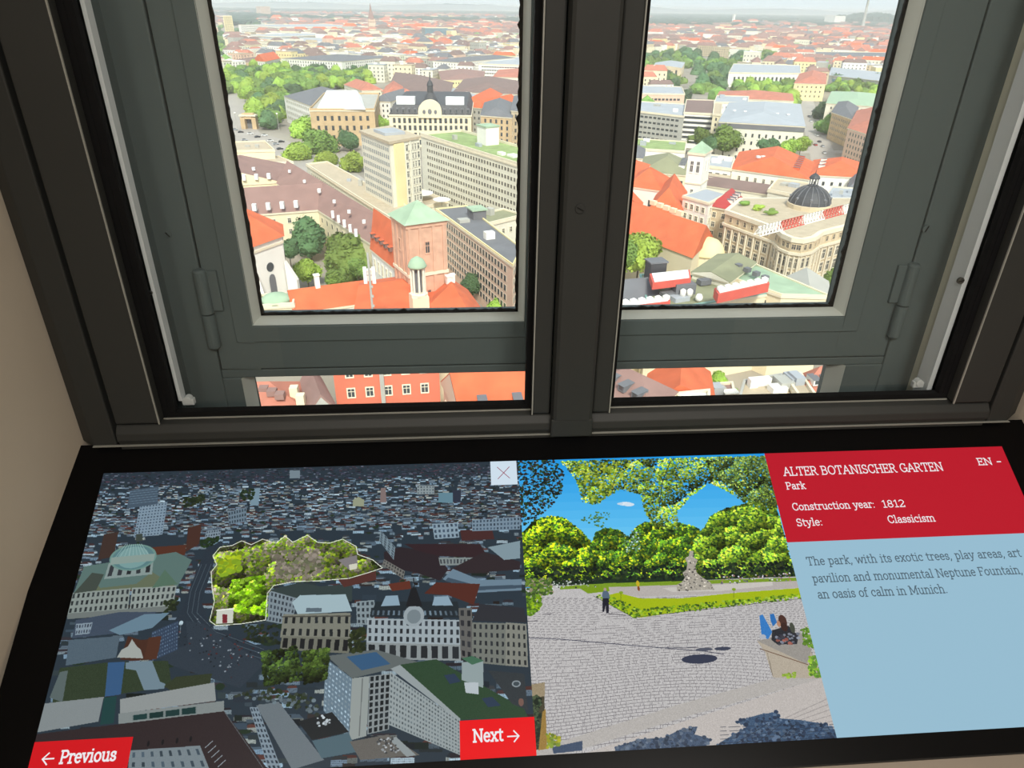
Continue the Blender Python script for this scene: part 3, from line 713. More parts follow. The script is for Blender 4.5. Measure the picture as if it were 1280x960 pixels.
# dark roofs right of the park and curved hall
cv.poly([(480, 690), (500, 684), (545, 690), (560, 712), (550, 726), (520, 716), (480, 708)], (42, 36, 40)); cv.facade((480, 699), (506, 714), (504, 724), (478, 706), 2, 8, (108, 108, 104), (56, 58, 60))
cv.poly([(505, 680), (600, 680), (607, 692), (590, 697), (548, 695), (520, 688)], (48, 34, 38)); cv.facade((548, 697), (592, 697), (590, 706), (550, 707), 1, 10, (120, 130, 130), (60, 66, 70))
cv.poly([(562, 712), (605, 690), (650, 702), (650, 712), (570, 718)], (46, 38, 42)); cv.poly([(553, 724), (566, 711), (600, 725), (652, 724), (652, 738), (595, 741)], (100, 122, 138)); cv.poly([(560, 722), (600, 733), (652, 731), (652, 735), (597, 738), (556, 726)], (60, 76, 90))
cv.poly([(610, 684), (650, 676), (650, 698), (630, 700)], (120, 140, 150)); cv.poly([(575, 663), (615, 662), (618, 674), (577, 676)], (66, 40, 40)); cv.facade((590, 650), (650, 646), (650, 662), (590, 664), 3, 14, (112, 132, 148), (60, 76, 90))
cv.facade((540, 655), (572, 653), (574, 672), (543, 674), 3, 6, (128, 148, 162), (56, 70, 84)); cv.facade((475, 662), (494, 684), (492, 700), (474, 676), 5, 4, (112, 130, 140), (54, 66, 76))
cv.poly([(530, 742), (545, 728), (600, 730), (592, 756), (560, 744)], (78, 40, 34)); cv.poly([(485, 730), (512, 726), (514, 736), (490, 739)], (90, 46, 36)); cv.poly([(420, 722), (470, 712), (470, 725), (430, 734)], (78, 46, 42))
cv.poly([(565, 613), (576, 613), (576, 628), (565, 628)], (44, 50, 64)); cv.poly([(548, 616), (566, 616), (566, 629), (548, 628)], (92, 126, 140)); cv.poly([(476, 610), (482, 610), (483, 628), (475, 628)], (120, 106, 104)); cv.poly([(441, 625), (448, 621), (455, 625), (455, 633), (441, 633)], (138, 144, 122))
cv.facade((521, 607), (543, 607), (543, 618), (521, 618), 3, 6, (130, 142, 146), (80, 92, 100))
# bottom: slab tower, long slab with green roof, flat roofs
cv.poly([(408, 820), (470, 812), (524, 828), (440, 848)], (90, 98, 98)); cv.poly([(433, 821), (470, 815), (488, 830), (452, 838)], (50, 84, 116))
cv.facade((407, 823), (440, 848), (436, 924), (404, 888), 12, 8, (98, 118, 132), (140, 160, 172), .5, .4); cv.poly([(440, 848), (462, 845), (458, 920), (436, 926)], (138, 146, 144)); cv.line((453, 848), (449, 920), 1.0, (100, 106, 106))
cv.facade((462, 845), (488, 842), (486, 912), (459, 918), 9, 4, (126, 134, 136), (26, 32, 36), .6, .7)
cv.poly([(500, 831), (545, 824), (655, 886), (660, 896), (575, 900)], (42, 66, 46), 5); cv.poly([(488, 836), (500, 831), (575, 898), (575, 902)], (138, 148, 150))
cv.facade((488, 840), (575, 901), (575, 944), (486, 906), 10, 24, (140, 150, 152), (86, 96, 100), .5, .45)
cv.poly([(577, 828), (604, 826), (604, 860), (577, 850)], (136, 150, 152)); cv.poly([(577, 823), (590, 820), (605, 826), (590, 831)], (62, 100, 78))
cv.poly([(555, 844), (568, 842), (576, 852), (562, 855)], (40, 56, 76)); cv.poly([(580, 853), (598, 853), (598, 868), (582, 866)], (170, 180, 186)); cv.poly([(602, 873), (615, 871), (626, 882), (610, 884)], (40, 56, 76))
cv.poly([(610, 838), (655, 842), (660, 888), (640, 880)], (48, 54, 58), 5); cv.spot((645, 855), 5, 3.5, (130, 140, 146)); cv.spot((645, 855), 3.5, 2.2, (60, 70, 76)); cv.spot((651, 878), 3, 4, (110, 84, 76))
cv.poly([(320, 882), (348, 877), (405, 950), (365, 962)], (100, 110, 116), 3); cv.facade((312, 884), (322, 884), (352, 962), (335, 962), 12, 3, (120, 136, 148), (44, 54, 64))
cv.poly([(372, 902), (415, 890), (436, 915), (390, 925)], (32, 36, 38)); cv.poly([(390, 926), (436, 916), (446, 940), (402, 948)], (74, 96, 106)); cv.poly([(437, 927), (485, 918), (525, 944), (450, 950)], (94, 92, 88), 6); cv.poly([(486, 924), (495, 921), (520, 944), (508, 946)], (134, 142, 144))
cv.blobs([(470, 925), (490, 922), (500, 940), (480, 942)], 40, (.8, 1.6), [(150, 156, 160), (60, 62, 64)]); cv.blobs([(395, 896), (412, 892), (412, 905), (398, 908)], 12, (1, 2), [(170, 180, 186)])
cv.blobs([(326, 815), (370, 808), (378, 850), (330, 858)], 300, (1.3, 3), [(54, 74, 30), (44, 60, 26), (66, 86, 40), (30, 42, 24)], clump=14); cv.blobs([(376, 815), (412, 810), (408, 850), (380, 855)], 240, (1.3, 3), [(58, 78, 30), (44, 60, 26), (68, 88, 38)], clump=10)
cv.blobs([(290, 870), (330, 860), (395, 870), (400, 895), (350, 880)], 120, (1.2, 2.6), [(38, 48, 30), (50, 58, 50), (90, 104, 112)]); cv.blobs([(436, 790), (456, 785), (456, 815), (438, 815)], 90, (1.5, 3), [(46, 54, 30), (34, 42, 26)])
cv.blobs([(300, 780), (345, 782), (350, 808), (310, 800)], 80, (1.2, 2.4), [(40, 50, 32), (30, 38, 28)])
# the lit park with its white outline
park = [(262, 776), (268, 752), (265, 735), (264, 715), (271, 706), (266, 695), (275, 684), (290, 682), (302, 676), (314, 681), (328, 674), (345, 679), (356, 670), (366, 678), (384, 669), (397, 678), (412, 679), (428, 674), (445, 683), (447, 693), (466, 700), (478, 710), (460, 716), (436, 723), (400, 726), (368, 727), (342, 732), (334, 742), (332, 775), (300, 780), (270, 782)]
cv.poly(park, (98, 108, 72)); cols = [(120, 150, 30), (92, 120, 34), (140, 160, 50), (112, 112, 84), (130, 122, 110), (70, 92, 34), (100, 96, 78)]
cv.blobs(park, 1700, (1.5, 3.6), cols, clump=60); cv.blobs([(290, 726), (330, 720), (334, 770), (285, 762)], 420, (1.5, 3.6), [(140, 196, 20), (112, 166, 20), (96, 140, 30), (160, 206, 60)], clump=22)
cv.blobs([(340, 690), (400, 686), (400, 720), (345, 722)], 240, (1.2, 3.2), [(134, 126, 116), (110, 104, 92), (96, 100, 76)]); cv.blobs([(272, 700), (300, 690), (300, 715), (275, 720)], 120, (1.5, 4), [(150, 170, 30), (120, 150, 36)])
cv.poly([(422, 700), (446, 694), (447, 706), (436, 712)], (120, 116, 118)); cv.poly([(436, 706), (447, 704), (446, 711), (437, 713)], (196, 196, 180))
cv.pline(park + park[:1], .65, (226, 232, 220)); cv.poly([(271, 762), (292, 760), (291, 779), (270, 780)], (190, 194, 184)); cv.poly([(278, 768), (284, 768), (284, 779), (278, 779)], (110, 40, 48)); cv.line((270, 763), (293, 761), 1, (226, 228, 220))
cv.spot((226, 779), 2.4, 2.4, (170, 190, 200)); cv.line((226, 780), (225, 792), .5, (110, 124, 132))
cv.output('aerial_picture', 1.04)

# --- middle picture: park with fountain, path and a reader on the wall
cv = Canvas(AC, AR, B0, B1, 2900); cv.fill((58, 156, 216))
for k in range(12): cv.poly([(640, 574 + k * 11), (1000, 566 + k * 11), (1000, 578 + k * 11), (640, 586 + k * 11)], (34 + k * 8, 152 + k * 5, 228 + k * 1.5))
cv.spot((781, 630), 9, 2.4, (220, 232, 240)); cv.spot((786, 631), 7, 2.4, (206, 224, 238)); cv.spot((775, 630), 4, 1.6, (190, 214, 234))
G1 = [(110, 150, 30), (84, 122, 30), (54, 84, 28), (140, 170, 50), (160, 180, 60), (40, 62, 28)]
G2 = [(168, 196, 24), (130, 172, 28), (196, 206, 40), (88, 134, 30), (52, 88, 34), (36, 64, 32)]
DK = [(24, 40, 28), (36, 54, 30), (18, 28, 26), (46, 60, 40)]
cv.poly([(648, 712), (700, 700), (800, 690), (900, 690), (1010, 700), (1010, 732), (648, 734)], (30, 48, 32), 8)
tr1 = [(651, 668), (668, 650), (690, 645), (705, 648), (725, 662), (740, 680), (748, 700), (746, 724), (652, 728)]
cv.poly(tr1, (48, 80, 32)); cv.blobs(tr1, 1000, (1.2, 3.2), G2, clump=46); cv.blobs([(652, 710), (745, 708), (745, 728), (652, 730)], 160, (1.3, 3), DK)
tr2 = [(736, 690), (745, 665), (757, 660), (772, 662), (786, 672), (794, 660), (806, 652), (830, 656), (848, 654), (868, 658), (880, 668), (880, 720), (740, 724)]
cv.poly(tr2, (46, 76, 34)); cv.blobs(tr2, 1300, (1.2, 3), G2[1:] + [(70, 110, 40), (96, 140, 40)], clump=70); cv.blobs([(740, 708), (880, 706), (880, 724), (742, 726)], 220, (1.2, 2.8), DK)
tr3 = [(866, 676), (880, 660), (888, 645), (906, 636), (940, 628), (965, 620), (975, 650), (985, 690), (996, 722), (870, 722)]
cv.poly(tr3, (56, 90, 36)); cv.blobs(tr3, 1600, (1.2, 3.2), [(150, 184, 40), (124, 164, 44), (96, 140, 44), (66, 104, 40), (176, 200, 60), (48, 78, 36)], clump=70); cv.blobs([(875, 706), (992, 702), (996, 722), (876, 722)], 240, (1.2, 2.6), DK)
cv.blobs([(752, 660), (765, 642), (742, 640), (725, 650)], 60, (.8, 1.6), [(90, 130, 70), (60, 100, 60)]); cv.blobs([(778, 668), (800, 660), (800, 690), (780, 690)], 70, (.7, 1.5), [(170, 200, 200), (90, 130, 90)])
top = [(700, 577), (958, 570), (972, 610), (976, 632), (955, 640), (930, 628), (905, 612), (885, 604), (862, 622), (846, 640), (848, 662), (820, 662), (806, 640), (800, 618), (775, 612), (757, 622), (745, 632), (728, 628), (722, 606), (714, 592)]
cv.blobs(top, 2300, (1.2, 2.8), [(120, 156, 40), (94, 130, 36), (66, 92, 34), (150, 176, 60), (170, 188, 80), (48, 66, 34)], clump=90); cv.blobs(top, 260, (.6, 1.4), [(56, 146, 206), (90, 166, 214)]); cv.blobs([(715, 580), (790, 577), (760, 620), (740, 630), (728, 615)], 300, (1, 2.4), [(150, 170, 50), (176, 190, 60), (110, 140, 40), (70, 96, 32)])
cv.blobs([(880, 575), (958, 570), (975, 632), (930, 625), (900, 600)], 600, (1, 2.4), [(88, 112, 50), (66, 90, 44), (118, 138, 66), (50, 70, 38)], clump=30)
cv.pline([(838, 576), (827, 605), (824, 634)], .7, (40, 38, 34)); cv.pline([(778, 580), (768, 600), (765, 610)], .6, (46, 42, 36))
cv.blobs([(645, 576), (692, 575), (705, 592), (702, 615), (690, 632), (675, 645), (650, 660)], 900, (.8, 2.1), [(34, 40, 34), (26, 34, 26), (54, 44, 40), (44, 70, 40), (60, 150, 206)])
# ground
gr = [(640, 737), (690, 732), (760, 730), (1010, 720), (1060, 960), (640, 960)]
cv.poly(gr, (186, 184, 184), 22); cv.poly([(735, 737), (800, 730), (1004, 724), (1004, 734), (900, 742), (800, 746), (770, 742)], (178, 172, 168), 10)
for k in range(58):                              # cobble courses fanning out
    t_ = k / 57; y = 746 + 205 * t_ ** 1.35; n_ = 60
    pts = [(652 + 390 * u / n_, y + (6 + 22 * t_) * sin(u / n_ * 6.0 + t_ * 2.2) * .35 - 8 * t_ * u / n_) for u in range(n_ + 1)]
    if y < 940: cv.pline(pts, .16 + .22 * t_, np.array((112, 108, 112)) - 16 * t_)
    for u in range(n_):
        if rng.rand() < .95:
            x0, y0 = pts[u]; dx = rng.uniform(0, 6); cv.line((x0 + dx, y0), (x0 + dx + rng.uniform(-.6, .6), y0 + 1.2 + 3.6 * t_), .16 + .2 * t_, (104, 100, 106))
cv.poly([(720, 945), (860, 900), (1034, 845), (1050, 870), (1056, 960), (720, 960)], (186, 180, 176), 16)
cv.poly([(1015, 835), (1020, 850), (860, 895), (700, 945), (670, 950), (660, 940), (850, 880)], (176, 172, 168), 16)
for k in range(8): cv.line((880, 944 - k * 1.2), (1046, 868 + k * 8), .3, (124, 120, 120))
lawn = [(756, 745), (772, 741), (800, 748), (850, 748), (920, 741), (1000, 735), (1004, 745), (900, 758), (800, 772), (790, 771), (752, 750)]
cv.poly(lawn, (160, 180, 20), 8); cv.poly([(724, 735), (760, 732), (762, 739), (735, 742)], (120, 150, 30), 8)
cv.blobs([(742, 744), (758, 743), (800, 762), (900, 752), (1004, 742), (1004, 748), (900, 760), (792, 772)], 500, (.8, 1.9), [(130, 170, 30), (90, 130, 30), (160, 190, 60), (60, 90, 34)])
cv.line((790, 772), (1004, 748), .35, (50, 56, 40)); cv.line((742, 745), (790, 771), .35, (50, 56, 40))
cv.blobs([(653, 726), (688, 722), (690, 742), (655, 748)], 220, (1, 2.6), [(110, 140, 50), (140, 130, 110), (80, 110, 50), (60, 84, 40)]); cv.blobs([(654, 746), (676, 744), (677, 758), (664, 770), (656, 768)], 180, (1, 2.4), [(140, 176, 30), (100, 140, 34), (70, 100, 34)])
cv.poly([(700, 733), (760, 729), (1000, 722), (1000, 726), (760, 734), (700, 737)], (120, 150, 40), 14)
cv.poly([(828, 735), (965, 727), (966, 732), (900, 739), (840, 740)], (196, 192, 186), 8)      # basin
st = [(846, 739), (846, 731), (852, 728), (856, 722), (853, 716), (858, 712), (859, 704), (856, 698), (861, 695), (862, 688), (866, 689), (867, 697), (872, 700), (869, 708), (871, 716), (878, 722), (888, 728), (893, 737)]
cv.poly(st, (168, 162, 150), 20); cv.blobs(st, 110, (.6, 1.4), [(206, 200, 186), (130, 126, 118), (86, 84, 82), (180, 174, 162)])
cv.blobs([(900, 720), (990, 716), (990, 726), (900, 730)], 70, (.7, 1.4), [(210, 210, 220), (110, 110, 120), (70, 80, 90), (160, 120, 110)])
cv.blobs([(690, 726), (745, 724), (745, 734), (690, 736)], 50, (.7, 1.3), [(190, 200, 190), (60, 60, 60)]); cv.spot((797, 730), 2, 4, (196, 170, 40)); cv.spot((798, 736), 1.4, 3, (130, 70, 40))
for x_, y_ in ((776, 741), (917, 737)): cv.spot((x_, y_), 2.6, 1.6, (130, 160, 40)); cv.line((x_, y_), (x_, y_ + 11), .3, (60, 60, 50))
cv.spot((757, 745), 4.4, 6.5, (84, 102, 122)); cv.spot((756, 737), 1.8, 2, (170, 150, 140)); cv.poly([(753, 748), (761, 748), (761, 766), (758, 767), (757, 757), (755, 765), (753, 765)], (30, 32, 44)); cv.line((760, 767), (782, 769), .7, (90, 88, 92))
cv.pline([(655, 797), (700, 799), (780, 806), (880, 814), (905, 818)], .7, (74, 76, 90)); cv.pline([(820, 810), (872, 809)], .6, (90, 92, 102)); cv.spot((874, 824), 21, 5, (50, 56, 76)); cv.spot((903, 811), 10, 2, (60, 66, 84)); cv.spot((880, 812), 10, 1.8, (80, 84, 98))
cv.pline([(678, 768), (692, 767)], .6, (110, 108, 112)); cv.pline([(656, 777), (672, 776)], .8, (110, 108, 112))
# shadows of the trees in the foreground
sh = [(768, 934), (800, 924), (830, 922), (850, 912), (872, 908), (868, 918), (890, 924), (880, 935), (770, 942)]
cv.poly(sh, (66, 84, 108), 18); cv.blobs(sh, 180, (1, 2.6), [(58, 74, 96), (90, 104, 122), (44, 58, 78)])
sh = [(900, 928), (935, 908), (918, 902), (950, 893), (970, 890), (975, 898), (1000, 900), (1030, 905), (1050, 915), (1052, 935), (890, 938)]
cv.poly(sh, (60, 84, 112), 18); cv.blobs(sh, 420, (1, 2.6), [(50, 72, 100), (84, 104, 128), (40, 54, 76)])
for k in range(6): cv.line((910 + k * 25, 936), (960 + k * 18, 904), .35, (34, 44, 60)); cv.line((900, 934 - k * 5), (1050, 925 - k * 4), .3, (34, 44, 60))
cv.poly([(690, 934), (728, 926), (728, 938), (692, 942)], (60, 76, 100), 10)
# reader lying on the low wall
cv.poly([(946, 801), (965, 804), (1012, 811), (1022, 832), (1026, 848), (966, 847), (956, 815)], (176, 166, 150), 14); cv.pline([(950, 811), (1010, 831)], .8, (110, 86, 70)); cv.line((959, 816), (966, 846), .5, (120, 112, 100)); cv.poly([(946, 801), (1000, 790), (1014, 812), (1008, 830)], (150, 146, 140), 14)
cv.poly([(949, 770), (953, 768), (965, 790), (960, 799), (952, 796)], (52, 120, 190), 10); cv.poly([(962, 768), (967, 767), (971, 778), (966, 783), (963, 776)], (44, 108, 176), 10); cv.spot((953, 796), 4, 2.6, (170, 176, 186))
cv.poly([(965, 788), (985, 782), (998, 795), (996, 805), (972, 806), (964, 800)], (42, 44, 50), 10); cv.blobs([(970, 795), (998, 790), (998, 805), (972, 806)], 36, (1, 2.4), [(130, 136, 150), (60, 60, 70), (150, 90, 80)]); cv.spot((978, 777), 5, 7.5, (74, 48, 42)); cv.spot((973, 780), 2.2, 3.6, (176, 130, 104)); cv.spot((980, 784), 4, 5, (60, 38, 34)); cv.spot((990, 785), 3, 6, (70, 74, 64))
cv.blobs([(1000, 788), (1012, 784), (1018, 810), (1004, 806)], 70, (1, 2.2), [(110, 150, 50), (80, 120, 40)]); cv.blobs([(1010, 822), (1022, 820), (1028, 846), (1012, 846)], 100, (1, 2.4), [(150, 190, 60), (110, 160, 50), (90, 130, 50)]); cv.blobs([(978, 842), (994, 840), (994, 847), (978, 848)], 24, (1, 1.8), [(140, 170, 60)])
# gate post at the lower left
cv.poly([(662, 856), (680, 853), (682, 935), (668, 938)], (70, 66, 50), 14); cv.poly([(662, 856), (681, 853), (681, 870), (663, 874)], (150, 136, 110), 14); cv.blobs([(663, 872), (676, 870), (673, 936), (667, 936)], 130, (1, 2.6), [(40, 58, 40), (28, 40, 30), (70, 84, 60)]); cv.poly([(678, 890), (682, 886), (684, 936), (673, 938)], (150, 120, 60), 14)
cv.blobs([(683, 915), (700, 922), (700, 932), (684, 935)], 60, (1, 2.2), [(170, 170, 40), (120, 140, 50)])
cv.output('park_picture', 1.0)
# ================================================================== THE CITY BELOW
cream = mat('render_cream', (232, 218, 186), 0.9, 0.06, .12); white_w = mat('render_white', (238, 234, 226), 0.9, 0.04, .12)
ivory = mat('render_ivory', (228, 222, 204), 0.9, 0.06, .12); tan_w = mat('sandstone', (198, 170, 132), 0.9, 0.12, .25)
stone = mat('pale_sandstone', (206, 188, 158), 0.9, 0.10, .25); pink_w = mat('render_pink', (222, 190, 168), 0.9, 0.06, .12)
red_w = mat('render_orange_red', (214, 118, 92), 0.9, 0.06, .12); brick = mat('pale_brick', (204, 164, 140), 0.9, 0.12, .5)
grey_w = mat('concrete_grey', (176, 174, 166), 0.9, 0.08, .15); yellow_w = mat('render_yellow', (236, 218, 166), 0.9, 0.05, .15)
or_t = mat('orange_tiles', (208, 104, 66), 0.9, 0.14, .22); or2_t = mat('faded_orange_tiles', (186, 118, 98), 0.9, 0.16, .22)
br_t = mat('mauve_brown_tiles', (148, 116, 108), 0.9, 0.10, .2); bk_t = mat('dark_brown_tiles', (128, 106, 100), 0.9, 0.12, .2)
slate = mat('grey_slate', (112, 112, 116), 0.8, 0.10, .2); zinc = mat('pale_zinc', (168, 172, 178), 0.6, 0.08, .15)
gravel = mat('roof_gravel', (188, 172, 148), 0.95, 0.10, .4); copper = mat('green_copper', (160, 182, 154), 0.8, 0.12, .3)
grass_r = mat('green_roof', (142, 160, 104), 0.95, 0.22, .2); olive_t = mat('olive_sheet', (142, 142, 112), 0.8, 0.10, .2)
red_t = mat('crimson_tiles', (176, 66, 66), 0.85, 0.10, .2); black_t = mat('black_sheet', (66, 66, 70), 0.6, 0.12, .3)
pane_m = mat('window_pane_dark', (66, 70, 74), 0.3, 0.2, .5); frame_w = mat('window_frame_cream', (238, 228, 204), 0.8, 0.03, .3)
trim_m = mat('cornice_stone', (226, 214, 190), 0.9, 0.06, .3); white_r = mat('white_membrane', (236, 236, 234), 0.8, 0.05, .2)
teal = mat('teal_sheet', (128, 164, 156), 0.7, 0.08, .3); salmon = mat('red_parapet', (204, 90, 78), 0.8, 0.08, .4)
asphalt = mat('street_grey', (168, 160, 152), 0.95, 0.10, .05); glassy = mat('blue_glass_wall', (104, 136, 150), 0.3, 0.12, .2)

def C3(v): return np.array([v[0], v[1], 0.0])
FB = {}; LASTROOF = None
FOOT = []                                    # plan outlines already built on
def ccw(P):
    a = sum(P[i][0] * P[(i + 1) % len(P)][1] - P[(i + 1) % len(P)][0] * P[i][1] for i in range(len(P)))
    return list(P) if a > 0 else list(P)[::-1]
WINMESH = {}
def win_mesh(fm, pm):
    k = (fm.name, pm.name)
    if k not in WINMESH:                     # unit window in the XZ plane facing -Y: frame ring, glazing, one mullion
        mb = MB(); t = .13
        for x0, x1, z0, z1 in ((-.5, -.5 + t, -.5, .5), (.5 - t, .5, -.5, .5), (-.5 + t, .5 - t, -.5, -.5 + t * .7), (-.5 + t, .5 - t, .5 - t * .7, .5)):
            mb.box(((x0 + x1) / 2, -.09, (z0 + z1) / 2), (x1 - x0, .22, z1 - z0), 0, 0)
        mb.face([(-.4, -.03, -.45), (.4, -.03, -.45), (.4, -.03, .45), (-.4, -.03, .45)], 1)
        mb.box((0, -.05, 0), (.06, .06, .85), 0, 0); mb.box((0, -.05, .12), (.75, .06, .05), 0, 0)
        WINMESH[k] = mb.mesh('window', [fm, pm])
    return WINMESH[k]
def windows(T, p, q, z0, z1, rows, cols, ww=1.2, wh=1.9, fm=None, pm=None, single=None, me=.06, arch=False):
    """rows x cols of windows on the wall p->q (outward normal to the right of p->q)"""
    fm = fm or frame_w; pm = pm or pane_m
    p = np.array(p[:2]); q = np.array(q[:2]); L = np.linalg.norm(q - p); u = (q - p) / L; nrm = np.array([u[1], -u[0]])
    mid = (p + q) / 2; cz = (z0 + z1) / 2
    if nrm @ (-mid) <= 0: return
    x_, y_, zz = proj((mid[0], mid[1], cz)); pxh = FPX / zz * wh
    if single is None: single = pxh > 6.2 and rows * cols <= 150
    join = MB(); ang = atan2(u[1], u[0])
    for r_ in range(rows):
        z = z0 + (z1 - z0) * (r_ + .5) / rows
        for c_ in range(cols):
            s_ = L * me + L * (1 - 2 * me) * (c_ + .5) / cols; c = p + u * s_
            if single:
                M = Matrix.Translation((c[0], c[1], z)) @ Matrix.Rotation(ang, 4, 'Z') @ Matrix.Diagonal((ww * 1.25, 1, wh * 1.2, 1))
                inst(win_mesh(fm, pm), 'window', T, M)
            else:
                a = c - u * ww / 2; b_ = c + u * ww / 2; o1 = nrm * .10
                pts = [(a + o1, z - wh / 2), (b_ + o1, z - wh / 2), (b_ + o1, z + wh / 2), (a + o1, z + wh / 2)]
                join.face([(v[0], v[1], h_) for v, h_ in pts], 0)
                i0 = [(a, z - wh / 2), (b_, z - wh / 2), (b_, z + wh / 2), (a, z + wh / 2)]
                for k in range(4):
                    l = (k + 1) % 4; join.face([(i0[k][0][0], i0[k][0][1], i0[k][1]), (i0[l][0][0], i0[l][0][1], i0[l][1]), (pts[l][0][0], pts[l][0][1], pts[l][1]), (pts[k][0][0], pts[k][0][1], pts[k][1])], 1)
    if join.v: join.build('windows', [pm, fm], T, kind='stuff')
def offs(P, d):
    """polygon P (ccw) pushed outwards by d"""
    n = len(P); r = []
    for i in range(n):
        a, b, c = np.array(P[i - 1][:2]), np.array(P[i][:2]), np.array(P[(i + 1) % n][:2])
        u = (b - a) / np.linalg.norm(b - a); v = (c - b) / np.linalg.norm(c - b)
        nu = np.array([u[1], -u[0]]); nv = np.array([v[1], -v[0]]); k = (nu + nv); k = k / max(.3, (1 + nu @ nv))
        r.append(b + k * d)
    return r
def roof_quad(T, P, h, kind, rise, mt, wall, over=.5, inset=.5, axis=None, rname='roof'):
    """P: four ccw plan corners"""
    e = offs(P, over); L0 = np.linalg.norm(e[1] - e[0]); L1 = np.linalg.norm(e[2] - e[1])
    if axis is None: axis = 0 if L0 >= L1 else 1
    if axis == 1: e = e[1:] + e[:1]; P = P[1:] + P[:1]; L0, L1 = L1, L0
    m0 = (e[0] + e[3]) / 2; m1 = (e[1] + e[2]) / 2; u = (m1 - m0) / np.linalg.norm(m1 - m0)
    ins = L1 * inset if kind == 'hip' else 0
    ins = min(ins, np.linalg.norm(m1 - m0) * .48); r0 = m0 + u * ins; r1 = m1 - u * ins
    mb = MB(); E3 = [(v[0], v[1], h) for v in e]; R0 = (r0[0], r0[1], h + rise); R1 = (r1[0], r1[1], h + rise)
    mb.face([E3[0], E3[1], R1, R0]); mb.face([E3[2], E3[3], R0, R1])
    mb.face([E3[1], E3[2], R1]); mb.face([E3[3], E3[0], R0]); mb.face(E3[::-1])
    o = mb.build(rname, mt, T); global LASTROOF; LASTROOF = o
    if kind == 'gable':
        for a, b_, s_ in ((P[1], P[2], 1), (P[3], P[0], -1)):
            mm = (np.array(a[:2]) + np.array(b_[:2])) / 2; off = u * s_ * (over + .05)
            A = np.array(a[:2]) + off; B_ = np.array(b_[:2]) + off; mm = mm + off; f_ = 1 - over / (L1 / 2)
            g = MB(); g.face([(A[0], A[1], h - .3), (B_[0], B_[1], h - .3), (B_[0], B_[1], h), (mm[0], mm[1], h + rise * f_), (A[0], A[1], h)])
            g.build('gable', wall, T)
    return E3, R0, R1
def para(A, B, C, h):
    a, b, c = [at(v[0], v[1], h)[:2] for v in (A, B, C)]; return [a, b, c, a + c - b]
def rectify(P):
    """keep the first edge, square the second against it"""
    a, b, c = P[0], P[1], P[2]; u = (b - a) / np.linalg.norm(b - a); v = c - b; v = v - u * (v @ u); return [a, b, b + v, a + v]
def thing_at(P, name, label, cat, group=None):
    c = np.mean([np.array(p[:2]) for p in P], 0); FOOT.append([np.array(p[:2]) for p in P])
    return empty(name, (c[0], c[1], 0), label, cat, group)
